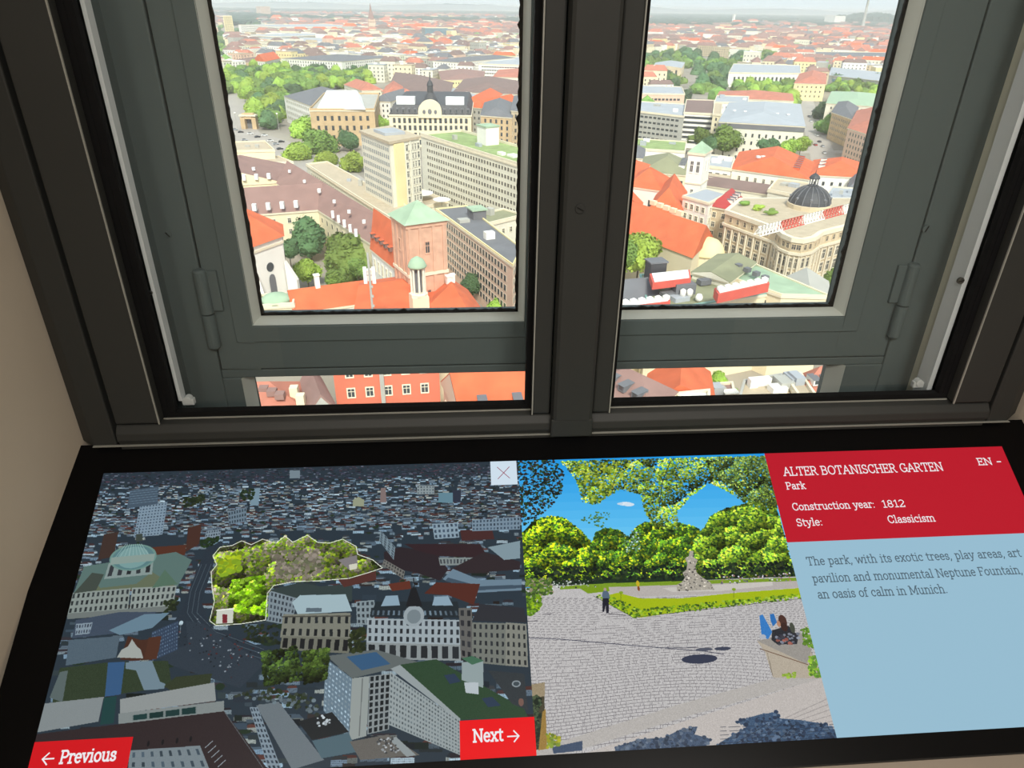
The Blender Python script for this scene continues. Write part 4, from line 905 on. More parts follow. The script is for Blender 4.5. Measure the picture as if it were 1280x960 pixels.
def building(label, A, B, C, h, wall=None, roof='flat', rmat=None, rise=5, rows=5, ws=3.6, wsz=(1.3, 1.9), name='building', cat='building', sq=True,
             inset=.5, axis=None, base=2.5, over=.5, top=1.2, fm=None, pm=None, dorm=0, P=None, vents=0, cor=True, group=None, single=None, parap=.7, dcol=None, dmat=None):
    wall = wall or cream; rmat = rmat or or_t
    if P is None:
        P = para(A, B, C, h)
        if sq: P = rectify(P)
    P = ccw(P); T = thing_at(P, name, label, cat, group)
    MB().prism(P, 0, h, top=True).build('walls', wall, T)
    if cor: MB().prism(offs(P, .35), h - .7, h - .02, bottom=True).build('cornice', trim_m, T)
    if roof == 'flat':
        mb = MB(); o_ = offs(P, .2); i_ = offs(P, -.35)
        mb.prism(i_, h - .05, h + .06)
        mb.build('roof', rmat, T)
        mb = MB()
        for k in range(len(P)):
            l = (k + 1) % len(P)
            q = [o_[k], o_[l], i_[l], i_[k]]; mb.prism(q, h - .05, h + parap, bottom=True)
        mb.build('parapet', fm if False else (dmat or trim_m), T)
        rr = random.Random(int(abs(P[0][0] * 7 + P[0][1] * 3)))
        for k in range(vents):
            s_, t_ = rr.uniform(.12, .88), rr.uniform(.2, .8)
            c = (P[0] * (1 - s_) + P[1] * s_) * (1 - t_) + (P[3] * (1 - s_) + P[2] * s_) * t_
            d = P[1] - P[0]; mb = MB(); sx, sy, sz = rr.uniform(1.5, 5), rr.uniform(1.5, 4), rr.uniform(.8, 2.6)
            mb.box((c[0], c[1], h + .06 + sz / 2), (sx, sy, sz), atan2(d[1], d[0])); mb.build('roof_unit', rr.choice([grey_w, zinc, white_w]), T)
    elif roof in ('hip', 'gable'):
        E3, R0, R1 = roof_quad(T, P, h, roof, rise, rmat, wall, over, inset, axis)
        if dorm:
            # dormers on the camera side of the roof
            best = None
            for (a, b_, r0, r1) in ((E3[0], E3[1], R0, R1), (E3[2], E3[3], R1, R0)):
                m_ = (np.array(a) + np.array(b_)) / 2
                if best is None or np.hypot(*m_[:2]) < np.hypot(*((np.array(best[0]) + np.array(best[1])) / 2)[:2]): best = (a, b_, r0, r1)
            a, b_, r0, r1 = [np.array(v) for v in best]; u = (b_ - a)[:2] / np.linalg.norm((b_ - a)[:2]); ang = atan2(u[1], u[0])
            key = 'dormer' + (dmat or wall).name
            if key not in WINMESH:
                d_ = MB(); d_.face([(-.8, -.9, -.2), (.8, -.9, -.2), (.8, -.9, 1.2), (-.8, -.9, 1.2)], 0); d_.face([(-.5, -.95, .15), (.5, -.95, .15), (.5, -.95, 1.05), (-.5, -.95, 1.05)], 1)
                d_.face([(-.8, -.9, -.2), (-.8, -.9, 1.2), (-.8, 2, 1.2), (-.8, 2, -.2)], 0); d_.face([(.8, -.9, -.2), (.8, 2, -.2), (.8, 2, 1.2), (.8, -.9, 1.2)], 0)
                d_.face([(-1, -1.1, 1.2), (1, -1.1, 1.2), (1, 2, 1.35), (-1, 2, 1.35)], 2); WINMESH[key] = d_.mesh('dormer', [dmat or wall, pane_m, dcol or slate])
            for k in range(dorm):
                s_ = (k + .7) / (dorm + .4); e_ = a * (1 - s_) + b_ * s_; t_ = .35; g = r0 * (1 - s_) + r1 * s_
                c = e_ * (1 - t_) + g * t_
                inst(WINMESH[key], 'dormer', LASTROOF, Matrix.Translation(Vector(c)) @ Matrix.Rotation(ang, 4, 'Z'))
    if rows:
        for k in range(len(P)):
            p, q = P[k], P[(k + 1) % len(P)]; L = np.linalg.norm(q - p); cols = max(1, int(L / ws))
            windows(T, p, q, base, h - top, rows, cols, wsz[0], wsz[1], fm, pm, single)
    return T

# ---- ground, streets, hills
mb = MB(); mb.face([(-40000, 12, 0), (40000, 12, 0), (40000, 60000, 0), (-40000, 60000, 0)])
struct('ground', mb, mat('town_ground', (150, 142, 130), 0.95, 0.25, .02))
def strip_px(name, pts, wd, mt, z=.06):
    c = [at(x, y, 0)[:2] for x, y in pts]; mb = MB()
    for p, q in zip(c, c[1:]):
        u = (q - p) / np.linalg.norm(q - p); n_ = np.array([-u[1], u[0]]) * wd / 2; p = p - u * wd * .2; q = q + u * wd * .2
        mb.face([(p[0] + n_[0], p[1] + n_[1], z), (p[0] - n_[0], p[1] - n_[1], z), (q[0] - n_[0], q[1] - n_[1], z), (q[0] + n_[0], q[1] + n_[1], z)]); z += .004
    o = mb.build(name, mt); o['kind'] = 'structure'; FOOT.extend([[a + 0, a + np.array([1, 0]), a + np.array([1, 1])] for a in []]); return c
ROADS = [(strip_px('road', [(286, 120), (290, 150), (300, 168), (345, 182), (392, 200), (430, 232)], 30, asphalt), 17),
         (strip_px('road', [(286, 175), (330, 178), (380, 192)], 22, asphalt, .1), 12),
         (strip_px('road', [(1003, 112), (1009, 135), (1018, 160), (1030, 200), (1046, 260)], 17, asphalt), 10),
         (strip_px('road', [(600, 200), (660, 245), (720, 300)], 20, asphalt), 10),
         (strip_px('road', [(640, 200), (780, 176), (1000, 190), (1080, 190)], 11, asphalt, .1), 6)]
mb = MB()
hr = random.Random(3)
for k in range(60):
    x0 = -16000 + k * 540; z0 = 40 + 70 * abs(sin(k * .37)) + hr.uniform(0, 35); x1 = x0 + 560; z1 = 40 + 70 * abs(sin((k + 1) * .37)) + 15
    mb.face([(x0, 21000, 0), (x1, 21000, 0), (x1, 22500, z1), (x0, 22500, z0)]); mb.face([(x0, 22500, z0), (x1, 22500, z1), (x1, 24000, 0), (x0, 24000, 0)])
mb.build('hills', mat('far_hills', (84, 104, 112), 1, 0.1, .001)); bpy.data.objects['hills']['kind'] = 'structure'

# ---- trees
leafs = [mat('foliage_mid', (112, 142, 66), 0.9, 0.35, .35, rnd=.25), mat('foliage_bright', (146, 174, 70), 0.9, 0.35, .35, rnd=.22), mat('foliage_dark', (82, 112, 72), 0.9, 0.35, .35, rnd=.25)]
bark = mat('bark', (92, 76, 60), 0.95, 0.2, 1)
CROWN = []
def make_crown(seed, nl, mt, rz=1.0):
    rr = np.random.RandomState(seed); v = []; f = []
    cl = [(rr.normal(0, .36, 3) * (1, 1, .8), rr.uniform(.38, .62)) for _ in range(9)]
    cl[0] = (np.zeros(3), .72)
    bm = bmesh.new(); bmesh.ops.create_icosphere(bm, subdivisions=3, radius=1)
    for vv in bm.verts:                      # lumpy core: the furthest clump surface along each direction
        d = np.array(vv.co); d /= np.linalg.norm(d); best = .4
        for c, r_ in cl:
            b_ = d @ c; disc = b_ * b_ - c @ c + r_ * r_
            if disc > 0: best = max(best, b_ + sqrt(disc))
        vv.co = Vector(d * best * (.88 + .1 * rr.rand())); vv.co.z *= rz
    for fc in bm.faces: fc.smooth = False
    base = [tuple(x.co) for x in bm.verts]; faces = [tuple(x.index for x in fc.verts) for fc in bm.faces]; 
    bm.free()
    for _ in range(nl):
        d = rr.normal(size=3); d /= np.linalg.norm(d); best = .4
        for c, r_ in cl:
            b_ = d @ c; disc = b_ * b_ - c @ c + r_ * r_
            if disc > 0: best = max(best, b_ + sqrt(disc))
        p = d * best * rr.uniform(.88, 1.06); p[2] *= rz; nn = d + rr.normal(0, .5, 3); nn /= np.linalg.norm(nn)
        t1 = np.cross(nn, rr.normal(size=3)); t1 /= np.linalg.norm(t1); t2 = np.cross(nn, t1); s_ = rr.uniform(.05, .12)
        i = len(base); base += [tuple(p + t1 * s_), tuple(p + t2 * s_ * .7), tuple(p - t1 * s_), tuple(p - t2 * s_ * .7)]; faces.append((i, i + 1, i + 2, i + 3))
    me = bpy.data.meshes.new('crown'); me.from_pydata(base, [], faces); me.materials.append(mt); return me
for i in range(3):
    CROWN.append([make_crown(10 + i * 3 + k, 1300, leafs[i]) for k in range(3)])
CROWNLO = [[make_crown(40 + i * 3 + k, 260, leafs[i]) for k in range(2)] for i in range(3)]
tm = MB(); tm.lathe((0, 0, 0), [(.5, 0), (.34, .25), (.3, 1.0)], 8); TRUNK = tm.mesh('trunk', bark)
TREES = []
def tree(x, y, R, H, kind=0, label=None, group=None, hi=True, zs=1.0):
    T = empty('tree', (x, y, 0), label, 'tree', group); TREES.append((x, y, R))
    me = random.choice(CROWN[kind] if hi else CROWNLO[kind])
    rz = R * zs * .9
    M = Matrix.Translation((x, y, H - rz)) @ Matrix.Rotation(random.uniform(0, 6.28), 4, 'Z') @ Matrix.Diagonal((R, R * random.uniform(.9, 1.1), rz, 1))
    inst(me, 'crown', T, M)
    inst(TRUNK, 'trunk', T, Matrix.Translation((x, y, 0)) @ Matrix.Diagonal((R * .12, R * .12, max(1.0, H - 1.4 * rz), 1)))
    return T
def tree_px(px, py, Rpx, H, kind, label, zs=1.0, group=None):
    """crown centre at a pixel, crown radius in pixels"""
    R = Rpx * 50 / FPX
    for _ in range(3):
        zc = H - R * zs * .9; p = at(px, py, zc); R = Rpx * proj(p)[2] / FPX
    return tree(p[0], p[1], R, H, kind, label, group, True, zs)
def inpoly(x, y, q):
    ins = False
    for i in range(len(q)):
        ax, ay = q[i][0], q[i][1]; bx_, by_ = q[(i + 1) % len(q)][0], q[(i + 1) % len(q)][1]
        if (ay > y) != (by_ > y) and x < (bx_ - ax) * (y - ay) / (by_ - ay) + ax: ins = not ins
    return ins
def near_foot(x, y, r):
    for q in FOOT:
        bd = FB.get(id(q))
        if bd is None:
            cx_ = sum(v[0] for v in q) / len(q); cy_ = sum(v[1] for v in q) / len(q); bd = FB[id(q)] = (cx_, cy_, max(np.hypot(v[0] - cx_, v[1] - cy_) for v in q))
        if (x - bd[0]) ** 2 + (y - bd[1]) ** 2 > (bd[2] + r + 1) ** 2: continue
        if inpoly(x, y, q): return True
        for i in range(len(q)):
            a, b_ = q[i], q[(i + 1) % len(q)]; d = b_ - a; t_ = max(0, min(1, ((x - a[0]) * d[0] + (y - a[1]) * d[1]) / (d @ d + 1e-9)))
            if np.hypot(a[0] + d[0] * t_ - x, a[1] + d[1] * t_ - y) < r: return True
    for c, wd in ROADS:
        for a, b_ in zip(c, c[1:]):
            d = b_ - a; t_ = max(0, min(1, ((x - a[0]) * d[0] + (y - a[1]) * d[1]) / (d @ d)))
            if np.hypot(a[0] + d[0] * t_ - x, a[1] + d[1] * t_ - y) < wd + r * .2: return True
    return False
def grove(poly, z, sp_, R, H, kinds, label, group, maxn=90, hi=False):
    q = [at(x, y, z)[:2] for x, y in poly]; xs = [v[0] for v in q]; ys = [v[1] for v in q]; put = []; tries = 0
    while len(put) < maxn and tries < maxn * 30:
        tries += 1; x, y = random.uniform(min(xs), max(xs)), random.uniform(min(ys), max(ys))
        if not inpoly(x, y, q) or any(np.hypot(x - a, y - b_) < sp_ for a, b_ in put) or near_foot(x, y, R * .5): continue
        put.append((x, y)); r_ = R * random.uniform(.75, 1.25)
        kd = random.choice(kinds); tn = ('mid green', 'bright green', 'dark green')[kd]
        tree(x, y, r_, H * random.uniform(.85, 1.15), kd, tn + ' ' + label, tn + ' ' + group, hi)
    FOOT.append(q); return len(put)

# ================================================================== LEFT WINDOW, nearest first
# church apse: white drum with orange tent roof
def poly_tower(label, cx, cy, n, R, h, wall, rot=0.0, name='tower', cat='tower'):
    P = [np.array([cx + R * cos(rot + 2 * pi * k / n), cy + R * sin(rot + 2 * pi * k / n)]) for k in range(n)]
    T = thing_at(P, name, label, cat); MB().prism(P, 0, h).build('walls', wall, T); return T, P
h = 27.0
pr = at(352, 295, h)[:2]; pf = at(312, 309, h)[:2]; u = (pr - pf)
R_ = np.linalg.norm(u) / (2 * sin(pi / 8)); mid = (pr + pf) / 2; nrm_ = np.array([-u[1], u[0]]) / np.linalg.norm(u)
if nrm_[1] < 0: nrm_ = -nrm_
cc = mid + nrm_ * R_ * cos(pi / 8); rot = atan2(*(pf - cc)[::-1])
T, P = poly_tower('white church apse with orange tent roof, cut by the left edge of the left window', cc[0], cc[1], 8, R_, h, white_w, rot, 'church', 'church')
mb = MB(); o_ = offs(P, .8); ap = (cc[0] - 3, cc[1] + 4, h + 11)
for k in range(8): mb.face([(o_[k][0], o_[k][1], h), (o_[(k + 1) % 8][0], o_[(k + 1) % 8][1], h), ap])
mb.face([(v[0], v[1], h) for v in o_][::-1]); mb.build('roof', or_t, T)
MB().prism(offs(P, .35), h - 2.2, h - 1.5, bottom=True).build('cornice', trim_m, T)
for k in range(8):
    p, q = P[k], P[(k + 1) % 8]; L = np.linalg.norm(q - p); m_ = (p + q) / 2; n_ = (m_ - cc) / np.linalg.norm(m_ - cc)
    if n_ @ (-m_) < 0: continue
    u_ = (q - p) / L
    mb = MB(); mb.bar((m_[0] + n_[0] * .02, m_[1] + n_[1] * .02, h - 8), (m_[0] + n_[0] * .15, m_[1] + n_[1] * .15, h - 8), L * .22, n=16); mb.build('round_window', pane_m, T)
    mb = MB(); wv = L * .10; z0, z1 = 4, 15
    pts = [(-wv, z0), (wv, z0), (wv, z1)] + [(wv * cos(a), z1 + wv * 1.4 * sin(a)) for a in (.5, 1.0, 1.57, 2.1, 2.6)] + [(-wv, z1)]
    mb.face([(m_[0] + u_[0] * s + n_[0] * .2, m_[1] + u_[1] * s + n_[1] * .2, z) for s, z in pts]); mb.build('arched_window', slate, T)
    e = p * .98 + cc * .02; mb = MB()           # buttress with sloping head on every corner
    d = (p - cc) / np.linalg.norm(p - cc); t_ = np.array([-d[1], d[0]])
    b0, b1 = p - t_ * .9, p + t_ * .9; c0, c1 = b0 + d * 3.2, b1 + d * 3.2
    for f_ in ([(b0, 0), (c0, 0), (c0, 13), (b0, 19)], [(b1, 0), (b1, 19), (c1, 13), (c1, 0)], [(c0, 0), (c1, 0), (c1, 13), (c0, 13)], [(c0, 13), (c1, 13), (b1, 19), (b0, 19)]):
        mb.face([(v[0], v[1], z) for v, z in f_])
    mb.build('buttress', white_w, T)
# low annexe with shallow green dome roof
T = building('low cream annexe with pale green domed roof at the foot of the white apse', (322, 384), (367, 381), (360, 368), 17, cream, 'flat', olive_t, rows=1, ws=7, wsz=(1.4, 1.6), base=11, name='chapel', cat='chapel')
c = at(345, 374, 17.5); mb = MB(); mb.lathe((c[0], c[1], 17.1), [(4.2, 0), (3.9, .8), (3.0, 1.5), (1.6, 2.0), (.2, 2.2)], 20); mb.build('dome', copper, T, smooth=True)
# orange roof wing across the garden
T = building('long low white wing with orange tiled roof below the garden trees', (368, 391), (466, 377), (462, 358), 15, white_w, 'gable', or_t, rise=4.5, rows=1, ws=5, wsz=(1.2, 1.4), base=10, name='wing', cat='building', over=.4)
def chimney(px, py, z0, hh, w_, parent, mt=white_w):
    c = at(px, py, z0); mb = MB(); mb.box((c[0], c[1], z0 + hh / 2), (w_, w_, hh), .4); mb.box((c[0], c[1], z0 + hh + .15), (w_ * 1.3, w_ * 1.3, .3), .4); return mb.build('chimney', mt, parent)
chimney(398, 366, 17.5, 5.2, 1.3, T)
chimney(462, 352, 19, 3.5, 1.2, T)
# brick tower with copper tent roof
h = 40
P = rectify(para((489, 268), (508, 281), (554, 273), h)); P = ccw(P)
T = thing_at(P, 'church_tower', 'square pale brick tower with green copper tent roof', 'tower')
MB().prism(P, 0, h).build('shaft', brick, T)
for z in (13, 25.5): MB().prism(offs(P, .35), z, z + .8, bottom=True).build('string_course', trim_m, T)
MB().prism(offs(P, .3), h - 1.2, h - .02, bottom=True).build('cornice', brick, T)
o_ = offs(P, .9); c = sum(o_) / 4; mb = MB()
for k in range(4): mb.face([(o_[k][0], o_[k][1], h), (o_[(k + 1) % 4][0], o_[(k + 1) % 4][1], h), (c[0], c[1], h + 4.6)])
mb.face([(v[0], v[1], h) for v in o_][::-1]); mb.build('roof', copper, T)
for k in range(4):
    windows(T, P[k], P[(k + 1) % 4], 30.5, 36, 1, 1, 1.2, 3.0, brick, pane_m, True, me=.1); windows(T, P[k], P[(k + 1) % 4], 17, 23, 1, 1, .9, 2.6, brick, pane_m, True, me=.1)
    p, q = P[k], P[(k + 1) % 4]
    for s_ in (.06, .33, .67, .94):            # pilaster strips
        m_ = p * (1 - s_) + q * s_; dd = (q - p) / np.linalg.norm(q - p); mb = MB(); mb.box((m_[0], m_[1], 20), (.8, .5, 38.6), atan2(dd[1], dd[0])); mb.build('pilaster', brick, T)
# slender lantern turret
c = at(524, 378, 25); cx_, cy_ = c[0], c[1]
T = thing_at([c + np.array([-2, -2, 0]), c + np.array([2, -2, 0]), c + np.array([2, 2, 0]), c + np.array([-2, 2, 0])], 'lantern_turret', 'slender cream lantern turret with pale green dome before the brick tower', 'turret')
MB().box((cx_, cy_, 13.5), (4.1, 4.1, 27), .3).build('base', cream, T)
mb = MB(); mb.lathe((cx_, cy_, 27), [(2.3, 0), (2.3, .5), (1.8, .8)], 8); mb.build('plinth', trim_m, T)
for k in range(8):
    a = k * pi / 4 + .2; mb = MB(); mb.lathe((cx_ + 1.65 * cos(a), cy_ + 1.65 * sin(a), 27.7), [(.27, 0), (.22, 6.6)], 8); mb.build('column', ivory, T)
mb = MB(); mb.lathe((cx_, cy_, 27.7), [(.9, 0), (.9, 6.6)], 8); mb.build('core', slate, T)
mb = MB(); mb.lathe((cx_, cy_, 34.2), [(2.2, 0), (2.35, .3), (2.2, .6), (2.0, 1.1), (1.5, 1.9), (.7, 2.4), (.1, 2.7)], 16); mb.build('dome', copper, T, smooth=True)
# orange roofs at the sill
P = ccw([at(x, y, 18)[:2] for x, y in ((452, 440), (610, 440), (612, 397), (455, 366))]); T = thing_at(P, 'church_nave', 'broad orange tiled church roof in front of the brick tower', 'church')
MB().prism(P, 0, 18).build('walls', cream, T)
r0, r1, rv, pk = at(448, 357, 25), at(503, 349, 25), at(538, 380, 22), at(565, 353, 25)
el, er, eb, eq = at(430, 452, 18), at(612, 399, 18), at(622, 452, 18), at(430, 372, 18)
mb = MB(); mb.face([el, at(545, 452, 18), rv, r1, r0]); mb.face([r0, r1, at(508, 344, 18), at(450, 352, 18)]); mb.face([r1, rv, pk, at(552, 340, 18), at(508, 344, 18)]); mb.face([rv, at(545, 452, 18), eb, pk]); mb.face([pk, eb, er, at(585, 362, 18)]); mb.face([pk, at(585, 362, 18), at(552, 340, 18)])
mb.build('roof', or_t, T)
chimney(561, 355, 23.5, 2.2, 1.3, T); chimney(566, 353, 23.5, 2.2, 1.0, T)
T = building('steep orange roofed nave with little dormers behind the antenna mast', (465, 320), (494, 350), (500, 300), 20, white_w, P=[at(x, y, 20)[:2] for x, y in ((464, 311), (492, 334), (506, 322), (478, 300))], roof='gable', rmat=or_t, rise=12, rows=1, ws=4, wsz=(1.2, 3.6), base=12, dorm=5, over=.4, dcol=or_t, dmat=bk_t)
mb = MB(); c = at(485, 290, 26); mb.face([(c[0] - 1.6, c[1], 24), (c[0] + 1.8, c[1] - 1, 24), (c[0] + 1.2, c[1] - .6, 29), (c[0] - 1.4, c[1], 29)]); mb.build('roof_hatch', white_w, T)
# antenna mast
def z_at(c, py):
    lo, hi = 0.0, 89.0
    for _ in range(40):
        m_ = (lo + hi) / 2
        if proj((c[0], c[1], m_))[1] > py: lo = m_
        else: hi = m_
    return lo
c = at(467, 402, 26); T = empty('antenna_mast', (c[0], c[1], 0), 'thin grey antenna mast with two pale panel antennas', 'mast')
mb = MB(); mb.bar((c[0], c[1], 0), (c[0], c[1], z_at(c, 316)), .5, n=8); mb.build('pole', grey_w, T)
for s_ in (-1, 1):
    mb = MB(); mb.box((c[0] + s_ * .95, c[1], z_at(c, 344)), (.75, .5, 3.8)); mb.build('antenna_panel', white_w, T)
    mb = MB(); mb.bar((c[0], c[1], z_at(c, 344)), (c[0] + s_ * .7, c[1], z_at(c, 344)), .12); mb.build('bracket', slate, T)
for z in (z_at(c, 358), z_at(c, 370), z_at(c, 382)): mb = MB(); mb.box((c[0] + .3, c[1] - .2, z), (.5, .4, .5)); mb.build('junction_box', grey_w, T)

# courtyard block with mauve-brown roofs
h = 17
def wing(label, pts, h, rise, rows=3, wall=cream, rmat=br_t, kind='gable', **k):
    return building(label, None, None, None, h, wall, kind, rmat, rise, rows, P=[at(x, y, h)[:2] for x, y in pts], **k)
def hatches(T, p, q, n_, z, sz=(1.5, 2.2), mt=white_r):
    """row of little raised skylights between two pixels at height z"""
    for k in range(n_):
        t_ = k / max(1, n_ - 1); c = at(p[0] + (q[0] - p[0]) * t_, p[1] + (q[1] - p[1]) * t_, z); mb = MB()
        mb.box((c[0], c[1], z), (sz[0], sz[0], sz[1])); mb.build('skylight', mt, T)
T = wing('mauve-brown roofed court wing with white arched dormers above the garden trees', [(240, 274), (398, 262), (412, 238), (240, 249)], 17, 7, rows=3, over=.3, ws=6, single=True)
hatches(T, (318, 259), (370, 255), 4, 20, (1.5, 2.6)); hatches(T, (399, 238), (399, 238), 1, 23, (1.3, 1.3))
T = wing('mauve-brown roofed wing at the far side of the court block', [(240, 234), (350, 227), (362, 206), (240, 212)], 17, 6, rows=2, over=.3)
hatches(T, (305, 222), (336, 220), 3, 20, (1.5, 2.4)); hatches(T, (317, 211), (317, 211), 1, 22, (1.3, 1.3))
T = wing('long mauve-brown roof running diagonally down to the orange nave', [(346, 229), (462, 303), (488, 284), (376, 211)], 17, 7, rows=3, over=.3, ws=6)
hatches(T, (416, 268), (445, 291), 5, 20, (1.0, 2.6)); hatches(T, (362, 214), (455, 277), 6, 22.6, (1.1, 1.1), white_r)
T = building('long flat beige gravel roofed block running diagonally behind the brown roofs', None, None, None, 17, ivory, 'flat', gravel, P=[at(x, y, 17)[:2] for x, y in ((383, 206), (409, 203), (545, 279), (497, 279))], rows=3, vents=3)
T = building('small terrace block with round table canopies below the glass tower', None, None, None, 8, ivory, 'flat', gravel, P=[at(x, y, 8)[:2] for x, y in ((497, 250), (520, 262), (560, 252), (528, 238))], rows=0)
# parasols on the terrace
for (x_, y_, lb) in ((527, 239, 'large white round canopy on the terrace under the glass tower'), (552, 247, 'smaller white canopy beside the large one on the terrace')):
    c = at(x_, y_, 12); T = empty('canopy', (c[0], c[1], 8), lb, 'parasol'); r_ = 5.5 if x_ < 540 else 4
    mb = MB(); mb.lathe((c[0], c[1], 11), [(r_, 0), (r_, .3), (r_ * .5, .9), (.1, 1.3)], 14); mb.build('cover', white_r, T)
    mb = MB(); mb.bar((c[0], c[1], 8), (c[0], c[1], 11.5), .3, n=8); mb.build('pole', grey_w, T)
# glass slab tower, long slab with green roof, office with dark roof
h = 42
P = ccw(para((451, 166), (487, 180), (524, 173), h)); T = thing_at(P, 'office_tower', 'grey and white glass office tower at the head of the long slab', 'building')
MB().prism(P, 0, h).build('walls', ivory, T)
mb = MB(); mb.prism(offs(P, .6), h, h + 1.0, bottom=True); mb.build('roof_slab', gravel, T); c = sum(P) / 4
d_ = P[1] - P[0]; MB().box((c[0], c[1], h + 1.5), (12, 9, 1.2), atan2(d_[1], d_[0])).build('roof_terrace', zinc, T)
for k in range(4):
    p, q = P[k], P[(k + 1) % 4]; L = np.linalg.norm(q - p); u_ = (q - p) / L; m_ = (p + q) / 2; n_ = np.array([u_[1], -u_[0]])
    if n_ @ (-m_) < 0: continue
    if m_[0] < c[0]: windows(T, p, q, 3, h - 1, 13, int(L / 2.2), 1.1, 1.5, grey_w, mat('blue_grey_pane', (128, 138, 142), .35, .15, .5), me=.03)
    else:
        m2 = p * .5 + q * .5; windows(T, m2, q, 3, h - 1, 11, 5, 1.8, 2.4, ivory, pane_m, me=.04)
        mb = MB(); e0, e1 = p * .88 + q * .12, p * .55 + q * .45
        mb.prism(ccw([e0, e1, e1 + n_ * .4, e0 + n_ * .4]), 0, h - .2); mb.build('stair_panel', yellow_w, T)
        mb = MB(); e0, e1 = p * .36 + q * .64, p * .33 + q * .67; mb.prism(ccw([e0, e1, e1 + n_ * .5, e0 + n_ * .5]), 0, h - .2); mb.build('fin', ivory, T)
h = 33
P = ccw(rectify(para((526, 169), (664, 212), (690, 196), h)))
T = building('long white office slab with planted green roof', None, None, None, h, ivory, 'flat', grass_r, P=P, rows=9, ws=2.6, wsz=(1.5, 1.5), pm=mat('grey_pane', (112, 108, 100), .4, .2, .5), vents=4, parap=1.2, fm=ivory)
c = at(610, 180, h); d_ = P[1] - P[0]; MB().box((c[0], c[1], h + 4), (8, 7, 8), atan2(d_[1], d_[0])).build('stair_house', white_w, T); MB().box((c[0], c[1], h + 8.3), (8.8, 7.8, .6), atan2(d_[1], d_[0])).build('stair_roof', copper, T)
h = 22
P = ccw([at(x, y, h)[:2] for x, y in ((545, 262), (641, 332), (652, 311), (583, 258))])
T = building('long office wing with dark grey roof and cream end wall beside the brick tower', None, None, None, h, pink_w, 'flat', slate, P=P, rows=6, ws=2.7, wsz=(1.7, 1.9), fm=ivory, vents=2, parap=.5, dmat=yellow_w, single=False)
c = at(596, 272, h); d_ = P[1] - P[0]; MB().box((c[0], c[1], h + 1.6), (6, 5, 3.2), atan2(d_[1], d_[0])).build('lift_house', slate, T); MB().box((c[0], c[1], h + 3.4), (7, 6, .4), atan2(d_[1], d_[0])).build('lift_roof', copper, T)
T = building('low block with flat pale green roof between the two office wings', (586, 272), (612, 280), (628, 262), 20, ivory, 'flat', olive_t, rows=3, vents=1)
# garden trees, street trees
for a in ((386, 296, 27, 17, 2, 'dark green tree in the middle of the walled garden'), (433, 315, 32, 19, 0, 'large mid green tree at the right of the walled garden'), (383, 336, 18, 12, 1, 'yellow-green low tree at the foot of the garden'),
          (335, 287, 15, 13, 0, 'pale green tree partly hidden by the orange tent roof'), (361, 312, 14, 14, 2, 'dark tree tucked against the white apse'), (418, 349, 15, 12, 0, 'green tree just above the orange roof wing'),
          (378, 162, 20, 16, 1, 'bright green tree in front of the brown stone palace'), (400, 178, 22, 18, 0, 'broad green street tree left of the glass tower'), (372, 190, 18, 13, 1, 'fresh green tree at the road junction'),
          (441, 203, 17, 13, 1, 'round yellow-green tree beside the glass tower'), (408, 198, 14, 10, 1, 'low bright tree at the end of the gravel roof'), (437, 176, 14, 14, 2, 'dark green tree under the brown stone palace'),
          (475, 155, 12, 14, 1, 'bright tree between the stone palace and the baroque palace'), (481, 141, 9, 15, 2, 'dark tree beside the baroque palace'), (590, 357, 16, 10, 2, 'dark tree in the lane beside the dark roofed office wing'), (622, 384, 15, 8, 1, 'small yellow-green tree below the cream end wall'),
          (637, 281, 11, 10, 0, 'small tree at the foot of the long white slab'), (447, 336, 14, 13, 0, 'slim green tree behind the pale panel antennas')):
    tree_px(*a)
# stone palaces
h = 24
T = building('brown stone palace with white attic roof', None, None, None, h, tan_w, 'flat', grey_w, P=ccw(para((387, 138), (468, 138), (474, 118), h)), rows=3, ws=5.4, wsz=(1.8, 3.2), top=2, parap=1.4, fm=tan_w, dmat=tan_w)
c = at(428, 131, h); P = [at(x, y, h + .8)[:2] for x, y in ((396, 136), (457, 137), (452, 121), (404, 121))]
e_ = offs(ccw(P), -3.5); P = ccw(P); mb = MB()
for k in range(4): mb.face([(P[k][0], P[k][1], h + .8), (P[(k + 1) % 4][0], P[(k + 1) % 4][1], h + .8), (e_[(k + 1) % 4][0], e_[(k + 1) % 4][1], h + 6), (e_[k][0], e_[k][1], h + 6)])
mb.face([(v[0], v[1], h + 6) for v in e_]); mb.build('attic', white_r, T)
T = building('pale grey corner house with grey mansard roof at the park edge', None, None, None, 21, white_w, 'hip', slate, 5, P=[at(x, y, 21)[:2] for x, y in ((355, 120), (388, 132), (440, 118), (402, 108))], rows=4, ws=4, wsz=(1.4, 2.2), single=False)
# baroque palace
h = 22
P = ccw(para((486, 143), (589, 144), (592, 124), h)); T = thing_at(P, 'palace', 'cream baroque palace with black mansard and central domed gable', 'palace')
MB().prism(P, 0, h).build('walls', cream, T); MB().prism(offs(P, .5), h - 1, h, bottom=True).build('cornice', trim_m, T)
e_ = offs(P, -3); mb = MB()
for k in range(4): mb.face([(P[k][0], P[k][1], h), (P[(k + 1) % 4][0], P[(k + 1) % 4][1], h), (e_[(k + 1) % 4][0], e_[(k + 1) % 4][1], h + 6), (e_[k][0], e_[k][1], h + 6)])
mb.face([(v[0], v[1], h + 6) for v in e_]); mans = mb.build('mansard', black_t, T)
fr_ = min(range(4), key=lambda k: np.hypot(*((P[k] + P[(k + 1) % 4]) / 2))); p, q = P[fr_], P[(fr_ + 1) % 4]; u_ = (q - p) / np.linalg.norm(q - p); n_ = np.array([u_[1], -u_[0]]); L = np.linalg.norm(q - p)
